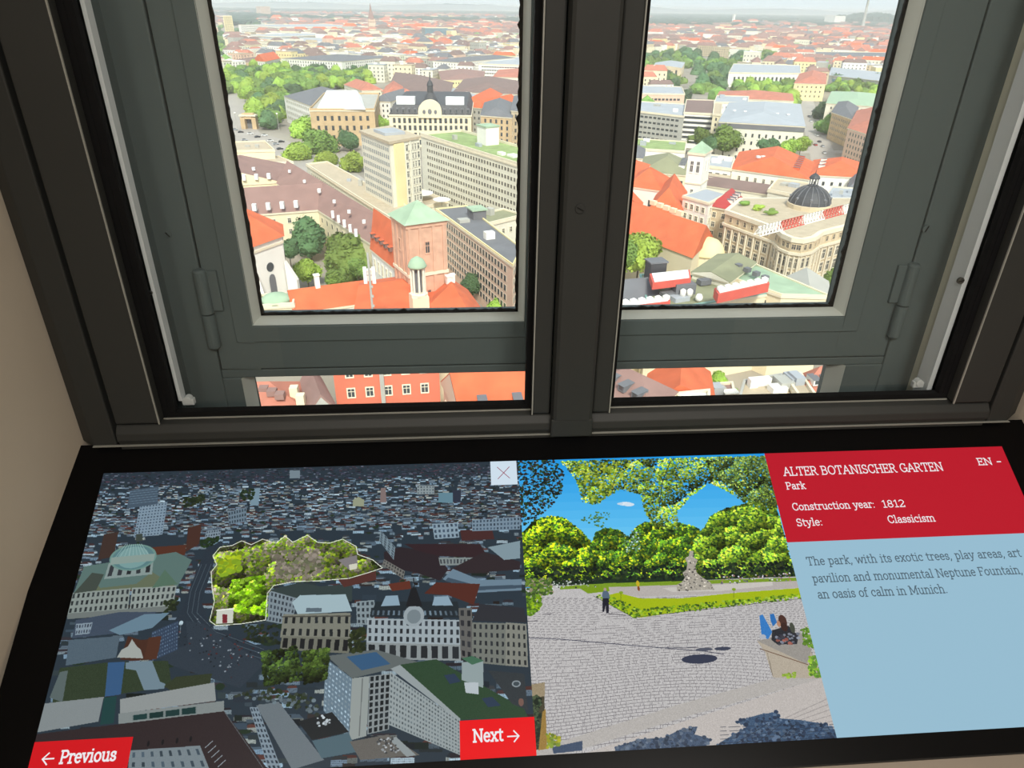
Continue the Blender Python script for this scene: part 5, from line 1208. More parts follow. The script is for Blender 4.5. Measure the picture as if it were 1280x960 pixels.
for k in range(4): windows(T, P[k], P[(k + 1) % 4], 1, h - 1.5, 4, 15 if k == fr_ else 5, 1.9, 3.4, trim_m, pane_m, single=False, me=.03)
for k in range(14):
    s_ = (k + .5) / 14
    if abs(s_ - .5) < .12: continue
    c = p + u_ * L * s_ - n_ * 1.0; mb = MB(); mb.box((c[0], c[1], h + 2.6), (2.0, 2.6, 3.2), atan2(u_[1], u_[0])); mb.box((c[0] + n_[0] * 1.35, c[1] + n_[1] * 1.35, h + 2.5), (1.2, .1, 2), atan2(u_[1], u_[0]), 1); mb.build('dormer', [slate, pane_m], mans)
c = p + u_ * L * .5; Rg = 8.2; mb = MB(); pts = [(-Rg, h - 2), (Rg, h - 2)] + [(Rg * cos(a), h + 2 + Rg * .95 * sin(a)) for a in np.linspace(0, pi, 13)]
fa = [(c[0] + u_[0] * s + n_[0] * 1.2, c[1] + u_[1] * s + n_[1] * 1.2, z) for s, z in pts]; ba = [(v[0] - n_[0] * 5, v[1] - n_[1] * 5, v[2]) for v in fa]
mb.face(fa); mb.face(ba[::-1])
for k in range(len(fa)): l = (k + 1) % len(fa); mb.face([fa[k], ba[k], ba[l], fa[l]])
mb.build('round_gable', cream, T)
for s_, z_, r_ in ((-4, h + 2, 2.2), (0, h + 2.2, 2.8), (4, h + 2, 2.2)):
    a = (c[0] + u_[0] * s_ + n_[0] * 1.2, c[1] + u_[1] * s_ + n_[1] * 1.2, z_); mb = MB(); mb.bar(a, (a[0] + n_[0] * .2, a[1] + n_[1] * .2, z_), r_, r_ * 1.3, n=12); mb.build('oval_window', slate, T)
d_ = c - n_ * 9; mb = MB(); mb.lathe((d_[0], d_[1], h + 5), [(5.5, 0), (5.2, 3), (3.4, 7), (2.2, 8.5), (2.0, 13), (2.4, 13.3), (1.6, 15.5), (.4, 17), (.25, 22)], 12); mb.build('ridge_turret', black_t, T)
for s_ in (.2, .8):
    c2 = p + u_ * L * s_ - n_ * 9; mb = MB(); mb.box((c2[0], c2[1], h + 8.4), (13, 7, 5), atan2(u_[1], u_[0])); mb.build('white_attic', white_r, T)
# neighbours of the palaces
building('tan sandstone bank block at the right end of the palace row', None, None, None, 24, tan_w, 'hip', slate, 5, P=[at(x, y, 24)[:2] for x, y in ((601, 144), (640, 147), (645, 130), (606, 128))], rows=5, ws=4.5, wsz=(1.5, 2.5), single=False, inset=.4)
building('sandstone corner house just left of the mullion', None, None, None, 27, stone, 'hip', slate, 4, P=[at(x, y, 27)[:2] for x, y in ((639, 138), (680, 142), (684, 122), (643, 120))], rows=5, ws=4.5, wsz=(1.5, 2.5), single=False)
building('small pale house with grey mansard between the two palaces', (464, 126), (488, 127), (490, 116), 20, white_w, 'hip', slate, 5, rows=4, ws=4, single=False)
building('narrow grey-beige house squeezed beside the baroque palace', (590, 134), (602, 135), (604, 122), 21, grey_w, 'hip', or_t, 5, rows=4, ws=4, single=False)
for a in (('orange roofed house right behind the baroque palace', (575, 131), (603, 132), (604, 117), 20, ivory, or_t), ('salmon roofed house left of the ridge turret', (500, 122), (525, 121), (527, 112), 19, cream, or2_t), ('yellow gabled house behind the small pale house', (478, 119), (501, 119), (502, 108), 18, yellow_w, or2_t),
          ('red roofed terrace at the far left of the palace row', (452, 113), (478, 112), (478, 104), 17, ivory, or2_t)):
    building(a[0], a[1], a[2], a[3], a[4], a[5], 'hip', a[6], 6, rows=3, ws=4, single=False)
# big brown roofs and curved hall
wing('huge dark brown hipped roof of the old court behind the baroque palace', [(486, 109), (562, 122), (566, 103), (494, 90)], 16, 8, rows=3, rmat=bk_t, kind='hip', wall=tan_w, inset=.7)
wing('brown hipped roof of the long hall right of the old court', [(566, 115), (650, 118), (648, 101), (580, 99)], 14, 7, rows=3, rmat=bk_t, kind='hip', wall=ivory)
wing('long mauve roof above a cream wall beyond the old court', [(552, 100), (604, 99), (606, 89), (548, 89)], 14, 5, rows=2, rmat=br_t, kind='hip', wall=yellow_w)
wing('orange-red roof at the right behind the curved hall', [(616, 96), (690, 98), (690, 88), (624, 87)], 14, 5, rows=2, rmat=or2_t, kind='hip', wall=ivory)
wing('small brick hall with grey roof beyond the mauve roof', [(578, 84), (612, 84), (610, 74), (580, 74)], 13, 4, rows=2, rmat=slate, kind='hip', wall=or2_t)
T = building('curved pale blue-grey glass roofed hall right of the old court', None, None, None, 14, grey_w, 'flat', zinc, P=[at(x, y, 14)[:2] for x, y in ((561, 116), (575, 124), (605, 131), (655, 132), (655, 122), (610, 121), (582, 115), (567, 110))], rows=3, ws=4, wsz=(2.8, 1.3), pm=glassy)
building('long white office block with ribbon windows beyond the brown roofs', (598, 80), (660, 82), (662, 72), 20, white_w, 'flat', zinc, rows=4, ws=4, wsz=(3, 1.4), single=False)
building('white block with grey hipped roof at the upper centre of the left window', (541, 76), (572, 78), (573, 68), 22, white_w, 'hip', slate, 4, rows=5, ws=5, single=False)
# park edge
c = at(313, 161, 0); T = empty('gateway', (c[0], c[1], 0), 'small sandstone gateway arch at the park entrance', 'gate'); W_ = 12
ang = -.1
for s_ in (-1, 1): MB().box((c[0] + s_ * 4.4, c[1], 4.5), (3.4, 5, 9), ang).build('pier', tan_w, T)
MB().box((c[0], c[1], 8.8), (6, 4.6, 2.2), ang).build('lintel', tan_w, T); MB().box((c[0], c[1], 10.4), (13.2, 6, 1.1), ang).build('cornice', trim_m, T); MB().box((c[0], c[1], 11.4), (9, 4.4, 1.2), ang).build('attic', tan_w, T)
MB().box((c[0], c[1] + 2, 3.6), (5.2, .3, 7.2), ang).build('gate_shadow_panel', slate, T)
FOOT.append([c[:2] + np.array(v) for v in ((-8, -5), (8, -5), (8, 5), (-8, 5))])
T = building('low cream department store with brown flat roof by the road', None, None, None, 13, cream, 'flat', gravel, P=[at(x, y, 13)[:2] for x, y in ((240, 191), (343, 188), (331, 177), (240, 180))], rows=0, vents=3, dmat=cream)
building('cream annexe just in front of the department store', None, None, None, 8, ivory, 'flat', gravel, P=[at(x, y, 8)[:2] for x, y in ((240, 209), (366, 203), (348, 196), (240, 200))], rows=0)
building('white gabled house with red roof at the head of the park', (317, 76), (331, 77), (350, 73), 16, white_w, 'gable', or_t, 9, rows=3, ws=4, axis=1, single=False, sq=False)
building('long white palais with grey attic along the far side of the park', (351, 73), (427, 77), (429, 68), 20, white_w, 'hip', slate, 3, rows=4, ws=5, wsz=(1.6, 2.4), single=False)
building('low brown roofed barrack left of the white gabled house', (280, 77), (316, 78), (316, 72), 12, tan_w, 'hip', bk_t, 4, rows=1, single=False)
for a in (('broad grey station hall roof, nearest of three', 289, 57, 418, 60, 10), ('broad grey station hall roof, middle of three', 292, 50, 420, 53, 10), ('pale station office strip beyond the hall roofs', 300, 44, 352, 46, 14)):
    building(a[0], (a[1], a[2]), (a[3], a[4]), (a[3] + 3, a[4] - 5), a[5], grey_w, 'flat', zinc, rows=2, ws=8, wsz=(5, 1.6), single=False)
building('long white office block with green court beyond the station halls', (298, 31), (353, 34), (356, 28), 24, white_w, 'flat', zinc, rows=4, ws=7, wsz=(5, 1.8), single=False)
# landmarks far off
def far_tower(label, px0, px1, ytop, ybase, wall, cat='tower', rows=10, name='tower', dep=.8, pm=None):
    g0 = at(px0, ybase, 0); g1 = at(px1, ybase, 0); r = ray((px0 + px1) / 2, ytop); h = EYE + r[2] * g0[1] / r[1]
    a, b = g0[:2], g1[:2]; u = b - a; n_ = np.array([-u[1], u[0]]) * dep
    return building(label, None, None, None, h, wall, 'flat', gravel, P=[a, b, b + n_, a + n_], rows=rows, ws=max(3.6, np.linalg.norm(u) / 10), wsz=(2.2, 2.4), single=False, name=name, cat=cat, pm=pm), h, (a + b) / 2 + n_ / 2
far_tower('slim pale yellow high-rise at the upper left edge', 283, 294, 20, 47, yellow_w, rows=14)
far_tower('beige slab high-rise on the horizon of the left window', 327, 339, 8, 21, pink_w, rows=12)
far_tower('blue-green glass office block in the middle distance', 532, 560, 35, 51, glassy, 'building', 6, 'building', pm=slate); far_tower('dark blue end block of the glass office', 560, 566, 36, 51, slate, 'building', 6, 'building')
T, hh, c = far_tower('pink brick church tower with spire in the hazy distance', 462, 470, 24, 43, pink_w, 'church', 3, 'church')
mb = MB(); mb.lathe((c[0], c[1], hh), [(12, 0), (4, 25), (.5, 48)], 8); mb.build('spire', br_t, T)
# the street corner seen through the narrow left light
T = building('orange-red rendered house front with cream framed windows seen in the narrow lower light', None, None, None, 24, red_w, 'hip', or2_t, 5, P=[at(x, y, 24)[:2] for x, y in ((414, 448), (548, 440), (542, 425), (418, 432))], rows=4, ws=3.9, wsz=(1.5, 2.1), base=3, single=True)
c0, c1 = at(474, 476, 20), at(474, 476, 20); T2 = T
f0 = at(414, 448, 24)[:2] * .55 + at(548, 440, 24)[:2] * .45; MB().box((f0[0], f0[1] - .4, 12), (.9, .6, 23.6), 0).build('downpipe', grey_w, T)
T = building('weathered orange and ochre roofs at the lower left corner of the view', None, None, None, 17, yellow_w, 'hip', or2_t, 4, P=[at(x, y, 17)[:2] for x, y in ((280, 520), (384, 516), (378, 478), (286, 480))], rows=3)
hatches(T, (376 - 8, 490), (376, 500), 2, 19.5, (1.6, 2.6), cream); hatches(T, (330, 486), (350, 494), 3, 20, (1.8, 1.2), br_t)
T = building('narrow grey-brown roof between ochre roofs and the orange-red front', None, None, None, 18, grey_w, 'gable', br_t, 4, P=[at(x, y, 18)[:2] for x, y in ((386, 515), (420, 512), (400, 474), (378, 477))], rows=0)
T = building('broad orange roof with grey dormers at the foot of the left window', None, None, None, 17, pink_w, 'gable', or_t, 7, P=[at(x, y, 17)[:2] for x, y in ((580, 530), (720, 520), (700, 468), (554, 478))], rows=2, dorm=3, dmat=slate, axis=0)
# ================================================================== RIGHT WINDOW, nearest first
def B2(label, pts, h, wall, roof, rmat, rise=5, rows=4, **k):
    k.setdefault('single', False)
    return building(label, None, None, None, h, wall, roof, rmat, rise, rows, P=[at(x, y, h)[:2] for x, y in pts], **k)
# foreground flat roofs
h = 25
T = B2('cream block with pale green sheet roof and white gable in the right foreground', [(912, 347), (977, 369), (1038, 371), (940, 329)], 24, cream, 'flat', copper, rows=4, ws=6, wsz=(1.3, 2), vents=0, parap=.4, dmat=cream)
for k in range(4):
    c = at(922 + k * 11, 339 + k * 5, 24); mb = MB(); mb.box((c[0], c[1], h + .6), (1.6, 1.6, 1.2), .5); mb.build('dormer', slate, T)
T = B2('grey-olive flat roofed block behind the two red roof strips', [(812, 391), (978, 364), (960, 348), (800, 344)], 23, cream, 'flat', olive_t, rows=4, vents=3, parap=.4, dmat=teal)
c = at(874, 371, 24.5); mb = MB(); mb.lathe((c[0], c[1], 23.2), [(.5, 0), (.9, .6), (1.0, 1.2), (.6, 2.0), (.1, 2.2)], 12); mb.build('roof_ball', white_w, T, smooth=True)
for qx, qy in ((850, 362), (880, 352), (834, 368)):
    c = at(qx, qy, 24); mb = MB(); mb.box((c[0], c[1], 24.0), (3.4, 2.2, 1.4), .3); mb.build('roof_hatch', slate, T)
T = B2('olive ridged roof between the yellow apse and the pale green roof', [(866, 340), (912, 352), (944, 328), (898, 318)], 25, ivory, 'gable', olive_t, 1.6, rows=2)
T = B2('cream house with wide gable and grey roof just right of the mullion', [(770, 384), (822, 377), (812, 350), (764, 353)], 22, cream, 'gable', slate, 4, rows=0, axis=0)
c = at(796, 372, 22); mb = MB()
for kx in range(4):
    for kz in range(3): mb.box((c[0] - 3 + kx * 2, c[1] - .6, 15.5 + kz * 2.2), (1.7, .3, 1.9), .1)
mb.build('glazed_gable', white_w, T, kind='stuff')
def strip(label, pts, z, mt, hh, name='roof_terrace', cat='terrace', white=0):
    P = ccw([at(x, y, z)[:2] for x, y in pts]); c = sum(P) / 4; T = empty(name, (c[0], c[1], z - 3), label, cat)
    MB().prism(P, z - hh, z, bottom=True).build('parapet_wall', mt, T)
    e_ = offs(P, -.5); MB().prism(e_, z, z + .25).build('white_cover', white_r, T)
    for k in range(white):
        t_ = (k + .5) / white; a = P[0] * (1 - t_) + P[1] * t_; b_ = P[3] * (1 - t_) + P[2] * t_; m_ = (a + b_) / 2
        mb = MB(); mb.lathe((m_[0], m_[1], z + .2), [(.9, 0), (.9, .7), (.2, 1.1)], 10); mb.build('roof_dome', white_w, T)
    return T
strip('long red parapet strip with white roof domes at the bottom left of the right window', [(774, 385), (838, 377), (837, 371), (778, 377)], 29, salmon, 2.2, white=6)
strip('second red parapet strip with white domes beside the pale green roof', [(898, 368), (962, 354), (958, 348), (893, 360)], 28.5, salmon, 2.4, white=7)
strip('pale red roof terrace with white skylight cover', [(816, 354), (864, 348), (862, 337), (812, 342)], 28, salmon, 1.8)
c = at(819, 340, 27); T = empty('lift_housing', (c[0], c[1], 22), 'dark grey box shaped lift housing on the olive roof edge', 'housing')
MB().box((c[0], c[1], 26), (4.6, 3.6, 8), .2).build('box', black_t, T); MB().box((c[0], c[1], 30.2), (5.2, 4.2, .4), .2).build('cap', slate, T)
c = at(858, 366, 25); T = empty('satellite_hut', (c[0], c[1], 24), 'small dark rooftop hut with two white tanks', 'hut')
MB().box((c[0], c[1] + 2.5, 25.4), (5.5, 3, 2.8), .1).build('hut_body', slate, T)
for s_ in (-.9, .9): mb = MB(); mb.lathe((c[0] + s_, c[1], 24.1), [(.8, 0), (.8, 1.6), (.3, 2.0)], 12); mb.build('tank', white_w, T, smooth=True)
# Gothic long orange roof with the yellow half-dome
h = 19
P = ccw([at(x, y, h)[:2] for x, y in ((742, 275), (865, 322), (890, 296), (775, 258))])
T = thing_at(P, 'church_nave', 'long steep orange roofed nave running towards the pale yellow half dome', 'church')
MB().prism(P, 0, h).build('walls', cream, T)
E3, R0, R1 = roof_quad(T, P, h, 'gable', 7.5, or_t, cream, .4, .5, None)
c = at(882, 316, h - 3); mb = MB(); mb.lathe((c[0], c[1], 0), [(6.2, 0), (6.2, h - 3)], 20); mb.build('apse_wall', cream, T)
mb = MB(); mb.lathe((c[0], c[1], h - 3), [(6.6, 0), (6.4, .6), (5.6, 2.6), (4.0, 4.4), (2, 5.2), (.2, 5.5)], 20); mb.build('apse_dome', yellow_w, T, smooth=True)
for k in range(5):
    a = at(817 + k * 8.3, 252 + k * 3.2, h + 7.2); mb = MB(); mb.box((a[0], a[1], h + 6.8), (1.5, 2.4, 1.6), .6); mb.build('roof_dormer', cream, T)
# church with white drum and orange roofs
T = B2('white church choir with orange hipped roof behind the long nave', [(784, 232), (826, 238), (836, 222), (797, 216)], 24, white_w, 'hip', or_t, 6, rows=1, ws=7, wsz=(1.6, 4), base=12, name='church', cat='church', inset=.8)
T = B2('large orange roof between the white choir and the white house', [(812, 262), (852, 268), (858, 240), (826, 234)], 22, white_w, 'hip', or_t, 8, rows=1)
T = B2('orange roofed transept cut by the mullion', [(740, 222), (800, 222), (812, 206), (740, 203)], 24, white_w, 'hip', or_t, 6, rows=1)
T = B2('white curved gable front low beside the mullion', [(776, 256), (800, 262), (806, 244), (780, 238)], 18, white_w, 'gable', or_t, 4, rows=1, axis=1)
# white bell tower
h = 37
P = ccw(rectify(para((861, 190), (881, 192), (884, 186), h))); T = thing_at(P, 'bell_tower', 'white square bell tower rising behind the orange roofs', 'tower')
MB().prism(P, 0, h).build('shaft', white_w, T); MB().prism(offs(P, .4), h - 1, h - .02, bottom=True).build('cornice', trim_m, T); MB().prism(offs(P, .25), h - 13, h - 12.4, bottom=True).build('string_course', trim_m, T)
c = sum(P) / 4; o_ = offs(P, .4); mb = MB()
for k in range(4): mb.face([(o_[k][0], o_[k][1], h), (o_[(k + 1) % 4][0], o_[(k + 1) % 4][1], h), (c[0], c[1], h + 4)])
mb.face([(v[0], v[1], h) for v in o_][::-1]); mb.build('roof', copper, T)
for k in range(4):
    windows(T, P[k], P[(k + 1) % 4], h - 9, h - 2.5, 1, 2, 1.3, 4.5, white_w, pane_m, True, me=.1); windows(T, P[k], P[(k + 1) % 4], 14, h - 14, 2, 1, 1.1, 2.2, white_w, pane_m, True, me=.1)
# houses right of it
T = B2('white six-storey house with pale grey roof beside the bell tower', [(854, 245), (886, 254), (907, 243), (882, 236)], 27, white_w, 'flat', zinc, rows=6, ws=3.2, wsz=(1.4, 1.9), single=True, parap=.3)
T = B2('beige house with dark crimson roof joined to the ornate corner building', [(887, 257), (913, 262), (927, 247), (905, 243)], 25, stone, 'hip', red_t, 4, rows=6, ws=3.4, wsz=(1.4, 1.9), single=True, dorm=4, dmat=white_w)
T = B2('long olive green roof with round white dormers and cream wall', [(800, 214), (862, 219), (868, 205), (806, 196)], 20, cream, 'hip', olive_t, 6, rows=3, ws=4, dorm=8, dmat=white_w)
T = B2('brown roofed wing enclosing the small green court', [(880, 231), (962, 243), (970, 236), (890, 224)], 15, ivory, 'gable', bk_t, 3, rows=2)
# ornate corner building with black dome
h = 27
Lp = [at(x, y, h)[:2] for x, y in ((907, 265), (970, 287), (978, 295), (990, 300), (1004, 302), (1018, 299), (1028, 292), (1075, 280), (1072, 250), (1010, 250), (925, 250))]
P = ccw(Lp); T = thing_at(P, 'corner_palace', 'ornate sandstone corner building with black ribbed dome and curved front', 'building')
MB().prism(P, 0, h).build('walls', stone, T); MB().prism(offs(P, .6), h - 4.6, h - 3.8, bottom=True).build('cornice', trim_m, T); MB().prism(offs(P, .4), h - .6, h + .8, bottom=True).build('parapet', trim_m, T)
MB().prism(offs(P, -1.2), h + .8, h + .9).build('roof', gravel, T); MB().prism(offs(P, .3), 7, 7.7, bottom=True).build('string_course', trim_m, T)
for k in range(len(P)):
    p, q = P[k], P[(k + 1) % len(P)]; L = np.linalg.norm(q - p); cols = max(2, int(L / 3.6))
    windows(T, p, q, 8.5, h - 5, 3, cols, 1.8, 3.1, trim_m, pane_m, True); windows(T, p, q, h - 3.6, h - .6, 1, cols, 1.3, 1.6, stone, pane_m, True); windows(T, p, q, 1, 6.6, 1, max(1, cols - 1), 2.2, 4.4, trim_m, pane_m, True)
    nrm = np.array([(q - p)[1], -(q - p)[0]]) / L
    if nrm @ (-(p + q)) < 0: continue
    for j in range(cols + 1):                 # columns between the windows
        c = p + (q - p) * (.06 + .88 * j / cols) + nrm * .3; mb = MB(); mb.lathe((c[0], c[1], 8), [(.38, 0), (.32, 14)], 8); mb.build('column', trim_m, T)
dc = at(1010, 262, h); dome = (dc[0], dc[1]); q_ = .74; _b = MB.build
def dscale(mb):
    mb.v = [(dome[0] + (v[0] - dome[0]) * q_, dome[1] + (v[1] - dome[1]) * q_, h + (v[2] - h) * q_) for v in mb.v]; return mb
mb = MB(); mb.lathe((dome[0], dome[1], h + .8), [(10.2, 0), (10.2, 2.4), (9.7, 2.6)], 16); dscale(mb).build('drum', stone, T)
mb = MB(); mb.lathe((dome[0], dome[1], h + 3.4), [(9.6, 0), (9.3, 1.6), (8.3, 3.8), (6.6, 5.8), (4.4, 7.2), (2.6, 7.8)], 16); dome_o = dscale(mb).build('dome', black_t, T)
for k in range(16):
    a = 2 * pi * k / 16; pr_ = [(9.7, 0), (9.4, 1.6), (8.4, 3.9), (6.7, 5.9), (4.4, 7.3), (2.6, 7.9)]; mb = MB()
    for (r0_, z0), (r1_, z1) in zip(pr_, pr_[1:]): mb.bar((dome[0] + r0_ * cos(a), dome[1] + r0_ * sin(a), h + 3.4 + z0), (dome[0] + r1_ * cos(a), dome[1] + r1_ * sin(a), h + 3.4 + z1), .3, .35)
    dscale(mb).build('rib', slate, dome_o)
for k in range(8):
    a = 2 * pi * (k + .5) / 8; mb = MB(); mb.bar((dome[0] + 8.2 * cos(a), dome[1] + 8.2 * sin(a), h + 6.3), (dome[0] + 9.5 * cos(a), dome[1] + 9.5 * sin(a), h + 5.9), 1.3, 1.6, n=12); dscale(mb).build('bull_eye', slate, dome_o)
mb = MB(); mb.lathe((dome[0], dome[1], h + 11.2), [(2.6, 0), (2.6, .5), (2.2, .6)], 12); lan_o = dscale(mb).build('lantern_base', black_t, T)
for k in range(8):
    a = k * pi / 4; mb = MB(); mb.lathe((dome[0] + 1.9 * cos(a), dome[1] + 1.9 * sin(a), h + 11.7), [(.25, 0), (.22, 3.2)], 6); dscale(mb).build('lantern_column', slate, lan_o)
mb = MB(); mb.lathe((dome[0], dome[1], h + 14.8), [(2.5, 0), (2.5, .4), (1.9, 1.4), (.8, 2.3), (.2, 2.6), (.1, 4)], 12); dscale(mb).build('lantern_cap', black_t, T)
for k in range(3):
    c = at(930 + k * 17, 257 + k * 6, h + 1); mb = MB(); bm_ = make_crown(90 + k, 120, leafs[k % 2]); inst(bm_, 'roof_shrub', T, Matrix.Translation((c[0], c[1], h + 1.9)) @ Matrix.Diagonal((2.4, 1.3, 1.2, 1)))
# crane jib
c0 = np.array(at(946, 294, 44)); far = at(1128, 246, 44); far = np.array(far)
T = empty('tower_crane', (far[0], far[1], 0), 'red and white lattice jib of a tower crane crossing before the domed building', 'crane')
d = far - c0; L = np.linalg.norm(d); u_ = d / L; side = np.array([-u_[1], u_[0], 0]); nseg = int(L / 1.25); wj = .85
upv = np.array([0, 0, 1.9])
for k0 in range(0, nseg, 7):
    col = white_w if (k0 // 7) % 2 == 0 else salmon; mb = MB()
    for k in range(k0, min(k0 + 7, nseg)):
        a = c0 + u_ * L * k / nseg; b_ = c0 + u_ * L * (k + 1) / nseg; m_ = (a + b_) / 2
        for s_ in (-1, 1):
            mb.bar(a + side * wj * s_, b_ + side * wj * s_, .2); mb.bar(a + side * wj * s_, m_ + upv, .13); mb.bar(m_ + upv, b_ + side * wj * s_, .13)
        mb.bar(a - side * wj, b_ + side * wj, .1); mb.bar(m_ + upv - u_ * L / nseg / 2, m_ + upv + u_ * L / nseg, .2)
    mb.build('jib_section', col, T)
mb = MB(); mb.box((far[0], far[1], 22), (1.6, 1.6, 44)); mb.build('mast', salmon, T)
# orange-roofed white block
T = B2('long white block with orange roof and skylights beyond the domed building', [(915, 211), (1011, 224), (1020, 204), (925, 190)], 20, white_w, 'hip', or_t, 7, rows=3, ws=4.2, wsz=(1.2, 2.0), dorm=7, dmat=or_t, single=True, inset=.2)
for k in range(5): hatches(T, (948 + k * 6, 196), (948 + k * 6, 196), 1, 25.2, (1.8, .9))
T = B2('white stepped block with orange roof right of the skylight roof', [(1011, 218), (1084, 222), (1086, 206), (1018, 200)], 20, white_w, 'hip', or_t, 5, rows=3, ws=4.4, wsz=(1.2, 1.8), dorm=3, dmat=white_w)
T = B2('small grey roofed white house behind the black dome', [(1060, 236), (1085, 238), (1088, 224), (1064, 222)], 19, white_w, 'hip', slate, 5, rows=3)
T = B2('flat grey roof with box shaped plant room behind the black dome', [(1030, 248), (1068, 252), (1078, 238), (1040, 234)], 21, grey_w, 'flat', zinc, rows=3, vents=4)
T = B2('pale flat roof left behind the black dome', [(960, 238), (1000, 246), (1012, 230), (972, 224)], 22, ivory, 'flat', gravel, rows=3, vents=2)
# middle distance
T = B2('large cream office with grey hipped roof and dark window band', [(899, 152), (1006, 158), (1000, 130), (912, 128)], 26, ivory, 'hip', zinc, 4, rows=4, ws=4.4, wsz=(1.2, 2.2), inset=.5, top=5)
for k in range(4):
    pass
P_ = ccw([at(x, y, 26)[:2] for x, y in ((899, 152), (1006, 158), (1000, 130), (912, 128))])
MB().prism(offs(P_, .25), 22.4, 25.2, bottom=True).build('window_band', slate, T)
hatches(T, (918, 138), (985, 143), 6, 28.5, (1.8, .8)); 
T = B2('white-ribbed office with brown roof left of the grey roofed office', [(855, 141), (891, 143), (893, 126), (858, 125)], 24, white_w, 'flat', bk_t, rows=6, ws=30, wsz=(24, 1.7))
T = B2('cream gap house between the ribbed office and the grey roofed office', [(891, 143), (901, 144), (903, 130), (893, 129)], 25, cream, 'flat', gravel, rows=6, ws=4)
T = B2('grey-beige terraced office with pale roof at the mullion', [(775, 137), (855, 146), (858, 131), (778, 126)], 22, grey_w, 'flat', zinc, rows=5, ws=4, wsz=(2.6, 1.4), vents=3)
T = B2('curved peach fronted block with ribbon windows at the mullion', [(775, 117), (856, 118), (852, 109), (775, 106)], 18, pink_w, 'flat', zinc, rows=2, ws=4, wsz=(2.6, 1.8))
T = B2('long low block with pale yellow-green roof above the olive roof', [(790, 186), (856, 190), (858, 178), (797, 174)], 16, white_w, 'flat', grass_r, rows=2, vents=3)
T = B2('small orange roofed church far left of the right window', [(775, 108), (800, 109), (800, 102), (777, 101)], 18, tan_w, 'hip', or2_t, 5, rows=2)
# museum temples among the trees
T = B2('classical museum wing with grey roof and portico on the left of the green square', [(815, 85), (852, 85), (856, 78), (820, 78)], 15, stone, 'gable', zinc, 3, rows=1, ws=9, wsz=(3, 8), axis=1, name='museum', cat='museum')
T = B2('long low museum wing running left from the portico', [(775, 92), (818, 92), (820, 85), (775, 84)], 12, stone, 'flat', gravel, rows=0)
T = B2('white museum block with blank end wall and row of tall windows', [(911, 91), (1001, 92), (1000, 82), (917, 80)], 17, white_w, 'flat', zinc, rows=1, ws=6, wsz=(2.6, 6), base=3, name='museum', cat='museum')
T = B2('orange roofed pavilion house on the tree lined street', [(993, 104), (1032, 105), (1033, 92), (1000, 92)], 18, yellow_w, 'hip', or2_t, 6, rows=3, ws=5, inset=.8)
T = B2('long blue-grey glass roofed hall at the right edge', [(1036, 94), (1118, 103), (1122, 92), (1040, 84)], 12, grey_w, 'hip', zinc, 3, rows=1, ws=8, wsz=(6, 3), pm=glassy)
T = B2('long white barrack block on the skyline side of the glass hall', [(1018, 70), (1124, 72), (1124, 66), (1020, 65)], 18, cream, 'flat', slate, rows=2, ws=9, wsz=(3, 3))
T = B2('pale green copper roofed court building at the right edge', [(1033, 129), (1108, 134), (1106, 118), (1040, 114)], 18, ivory, 'hip', copper, 3, rows=3, ws=4)
T = B2('grey gambrel roofed house above the parked street', [(1040, 140), (1068, 150), (1073, 134), (1048, 127)], 20, tan_w, 'hip', slate, 5, rows=4, ws=4)
T = B2('pink walled house with orange roof at the right frame', [(1060, 160), (1110, 176), (1108, 142), (1072, 138)], 22, pink_w, 'hip', or2_t, 6, rows=5, ws=4, wsz=(1.4, 2), dorm=3, dmat=white_w)
far_tower('twin blue church towers in the haze, left one', 1007, 1009.5, 52, 64, slate, 'church', 2, 'church'); far_tower('twin blue church towers in the haze, right one', 1012, 1014.5, 52, 64, slate, 'church', 2, 'church')
far_tower('square green netted tower in the haze', 987, 997, 53, 66, copper, 'tower', 3)
far_tower('white high block below the dark tree hill', 1042, 1055, 20, 32, white_w, 'tower', 6); T, hh, c = far_tower('pale chimney stack above the red roofed district', 915.8, 917.8, 18, 31, white_w, 'chimney', 0, 'chimney_stack')
far_tower('bright white factory hall at the foot of the pale chimney stack', 902, 928, 29, 33, white_w, 'building', 0, 'building')
# television tower on the horizon
g = aty(1083, 12, 4200) * np.array([1, 1, 0]); T = empty('television_tower', (g[0], g[1], 0), 'slender television tower rising from the horizon to the top of the right window', 'tower')
sc = 1.0
mb = MB(); mb.lathe((g[0], g[1], 0), [(11 * sc, 0), (7 * sc, 60 * sc), (5 * sc, 185 * sc)], 12); mb.build('shaft', grey_w, T)
mb = MB(); mb.lathe((g[0], g[1], 175 * sc), [(6 * sc, 0), (15 * sc, 10 * sc), (15 * sc, 22 * sc), (8 * sc, 30 * sc), (8 * sc, 45 * sc), (3 * sc, 50 * sc), (1.5 * sc, 115 * sc)], 12); mb.build('pod', grey_w, T)
# narrow lower light, right
T = B2('cream house with rows of windows and grey dormers in the narrow lower right light', [(740, 478), (812, 520), (845, 490), (770, 458)], 22, cream, 'hip', br_t, 4, rows=5, ws=3.2, wsz=(1.4, 2), dorm=3, dmat=slate, single=True)
T = B2('large orange roof in the narrow lower right light', [(800, 512), (892, 500), (886, 466), (812, 468)], 18, cream, 'gable', or_t, 5, rows=0, axis=1)
T = B2('white triangular gable beside the orange roof', [(850, 506), (886, 500), (886, 490), (846, 494)], 21, white_w, 'flat', white_r, rows=0)
T = B2('grey flat roofed house with cream end wall and roof hatches', [(922, 505), (1000, 498), (976, 470), (930, 478)], 18, cream, 'flat', gravel, rows=3, vents=4, dmat=grey_w)
T = B2('pale flat roof with yellow edge right of the grey flat roof', [(1000, 500), (1020, 498), (1000, 468), (980, 470)], 19, ivory, 'flat', gravel, rows=0, vents=2)
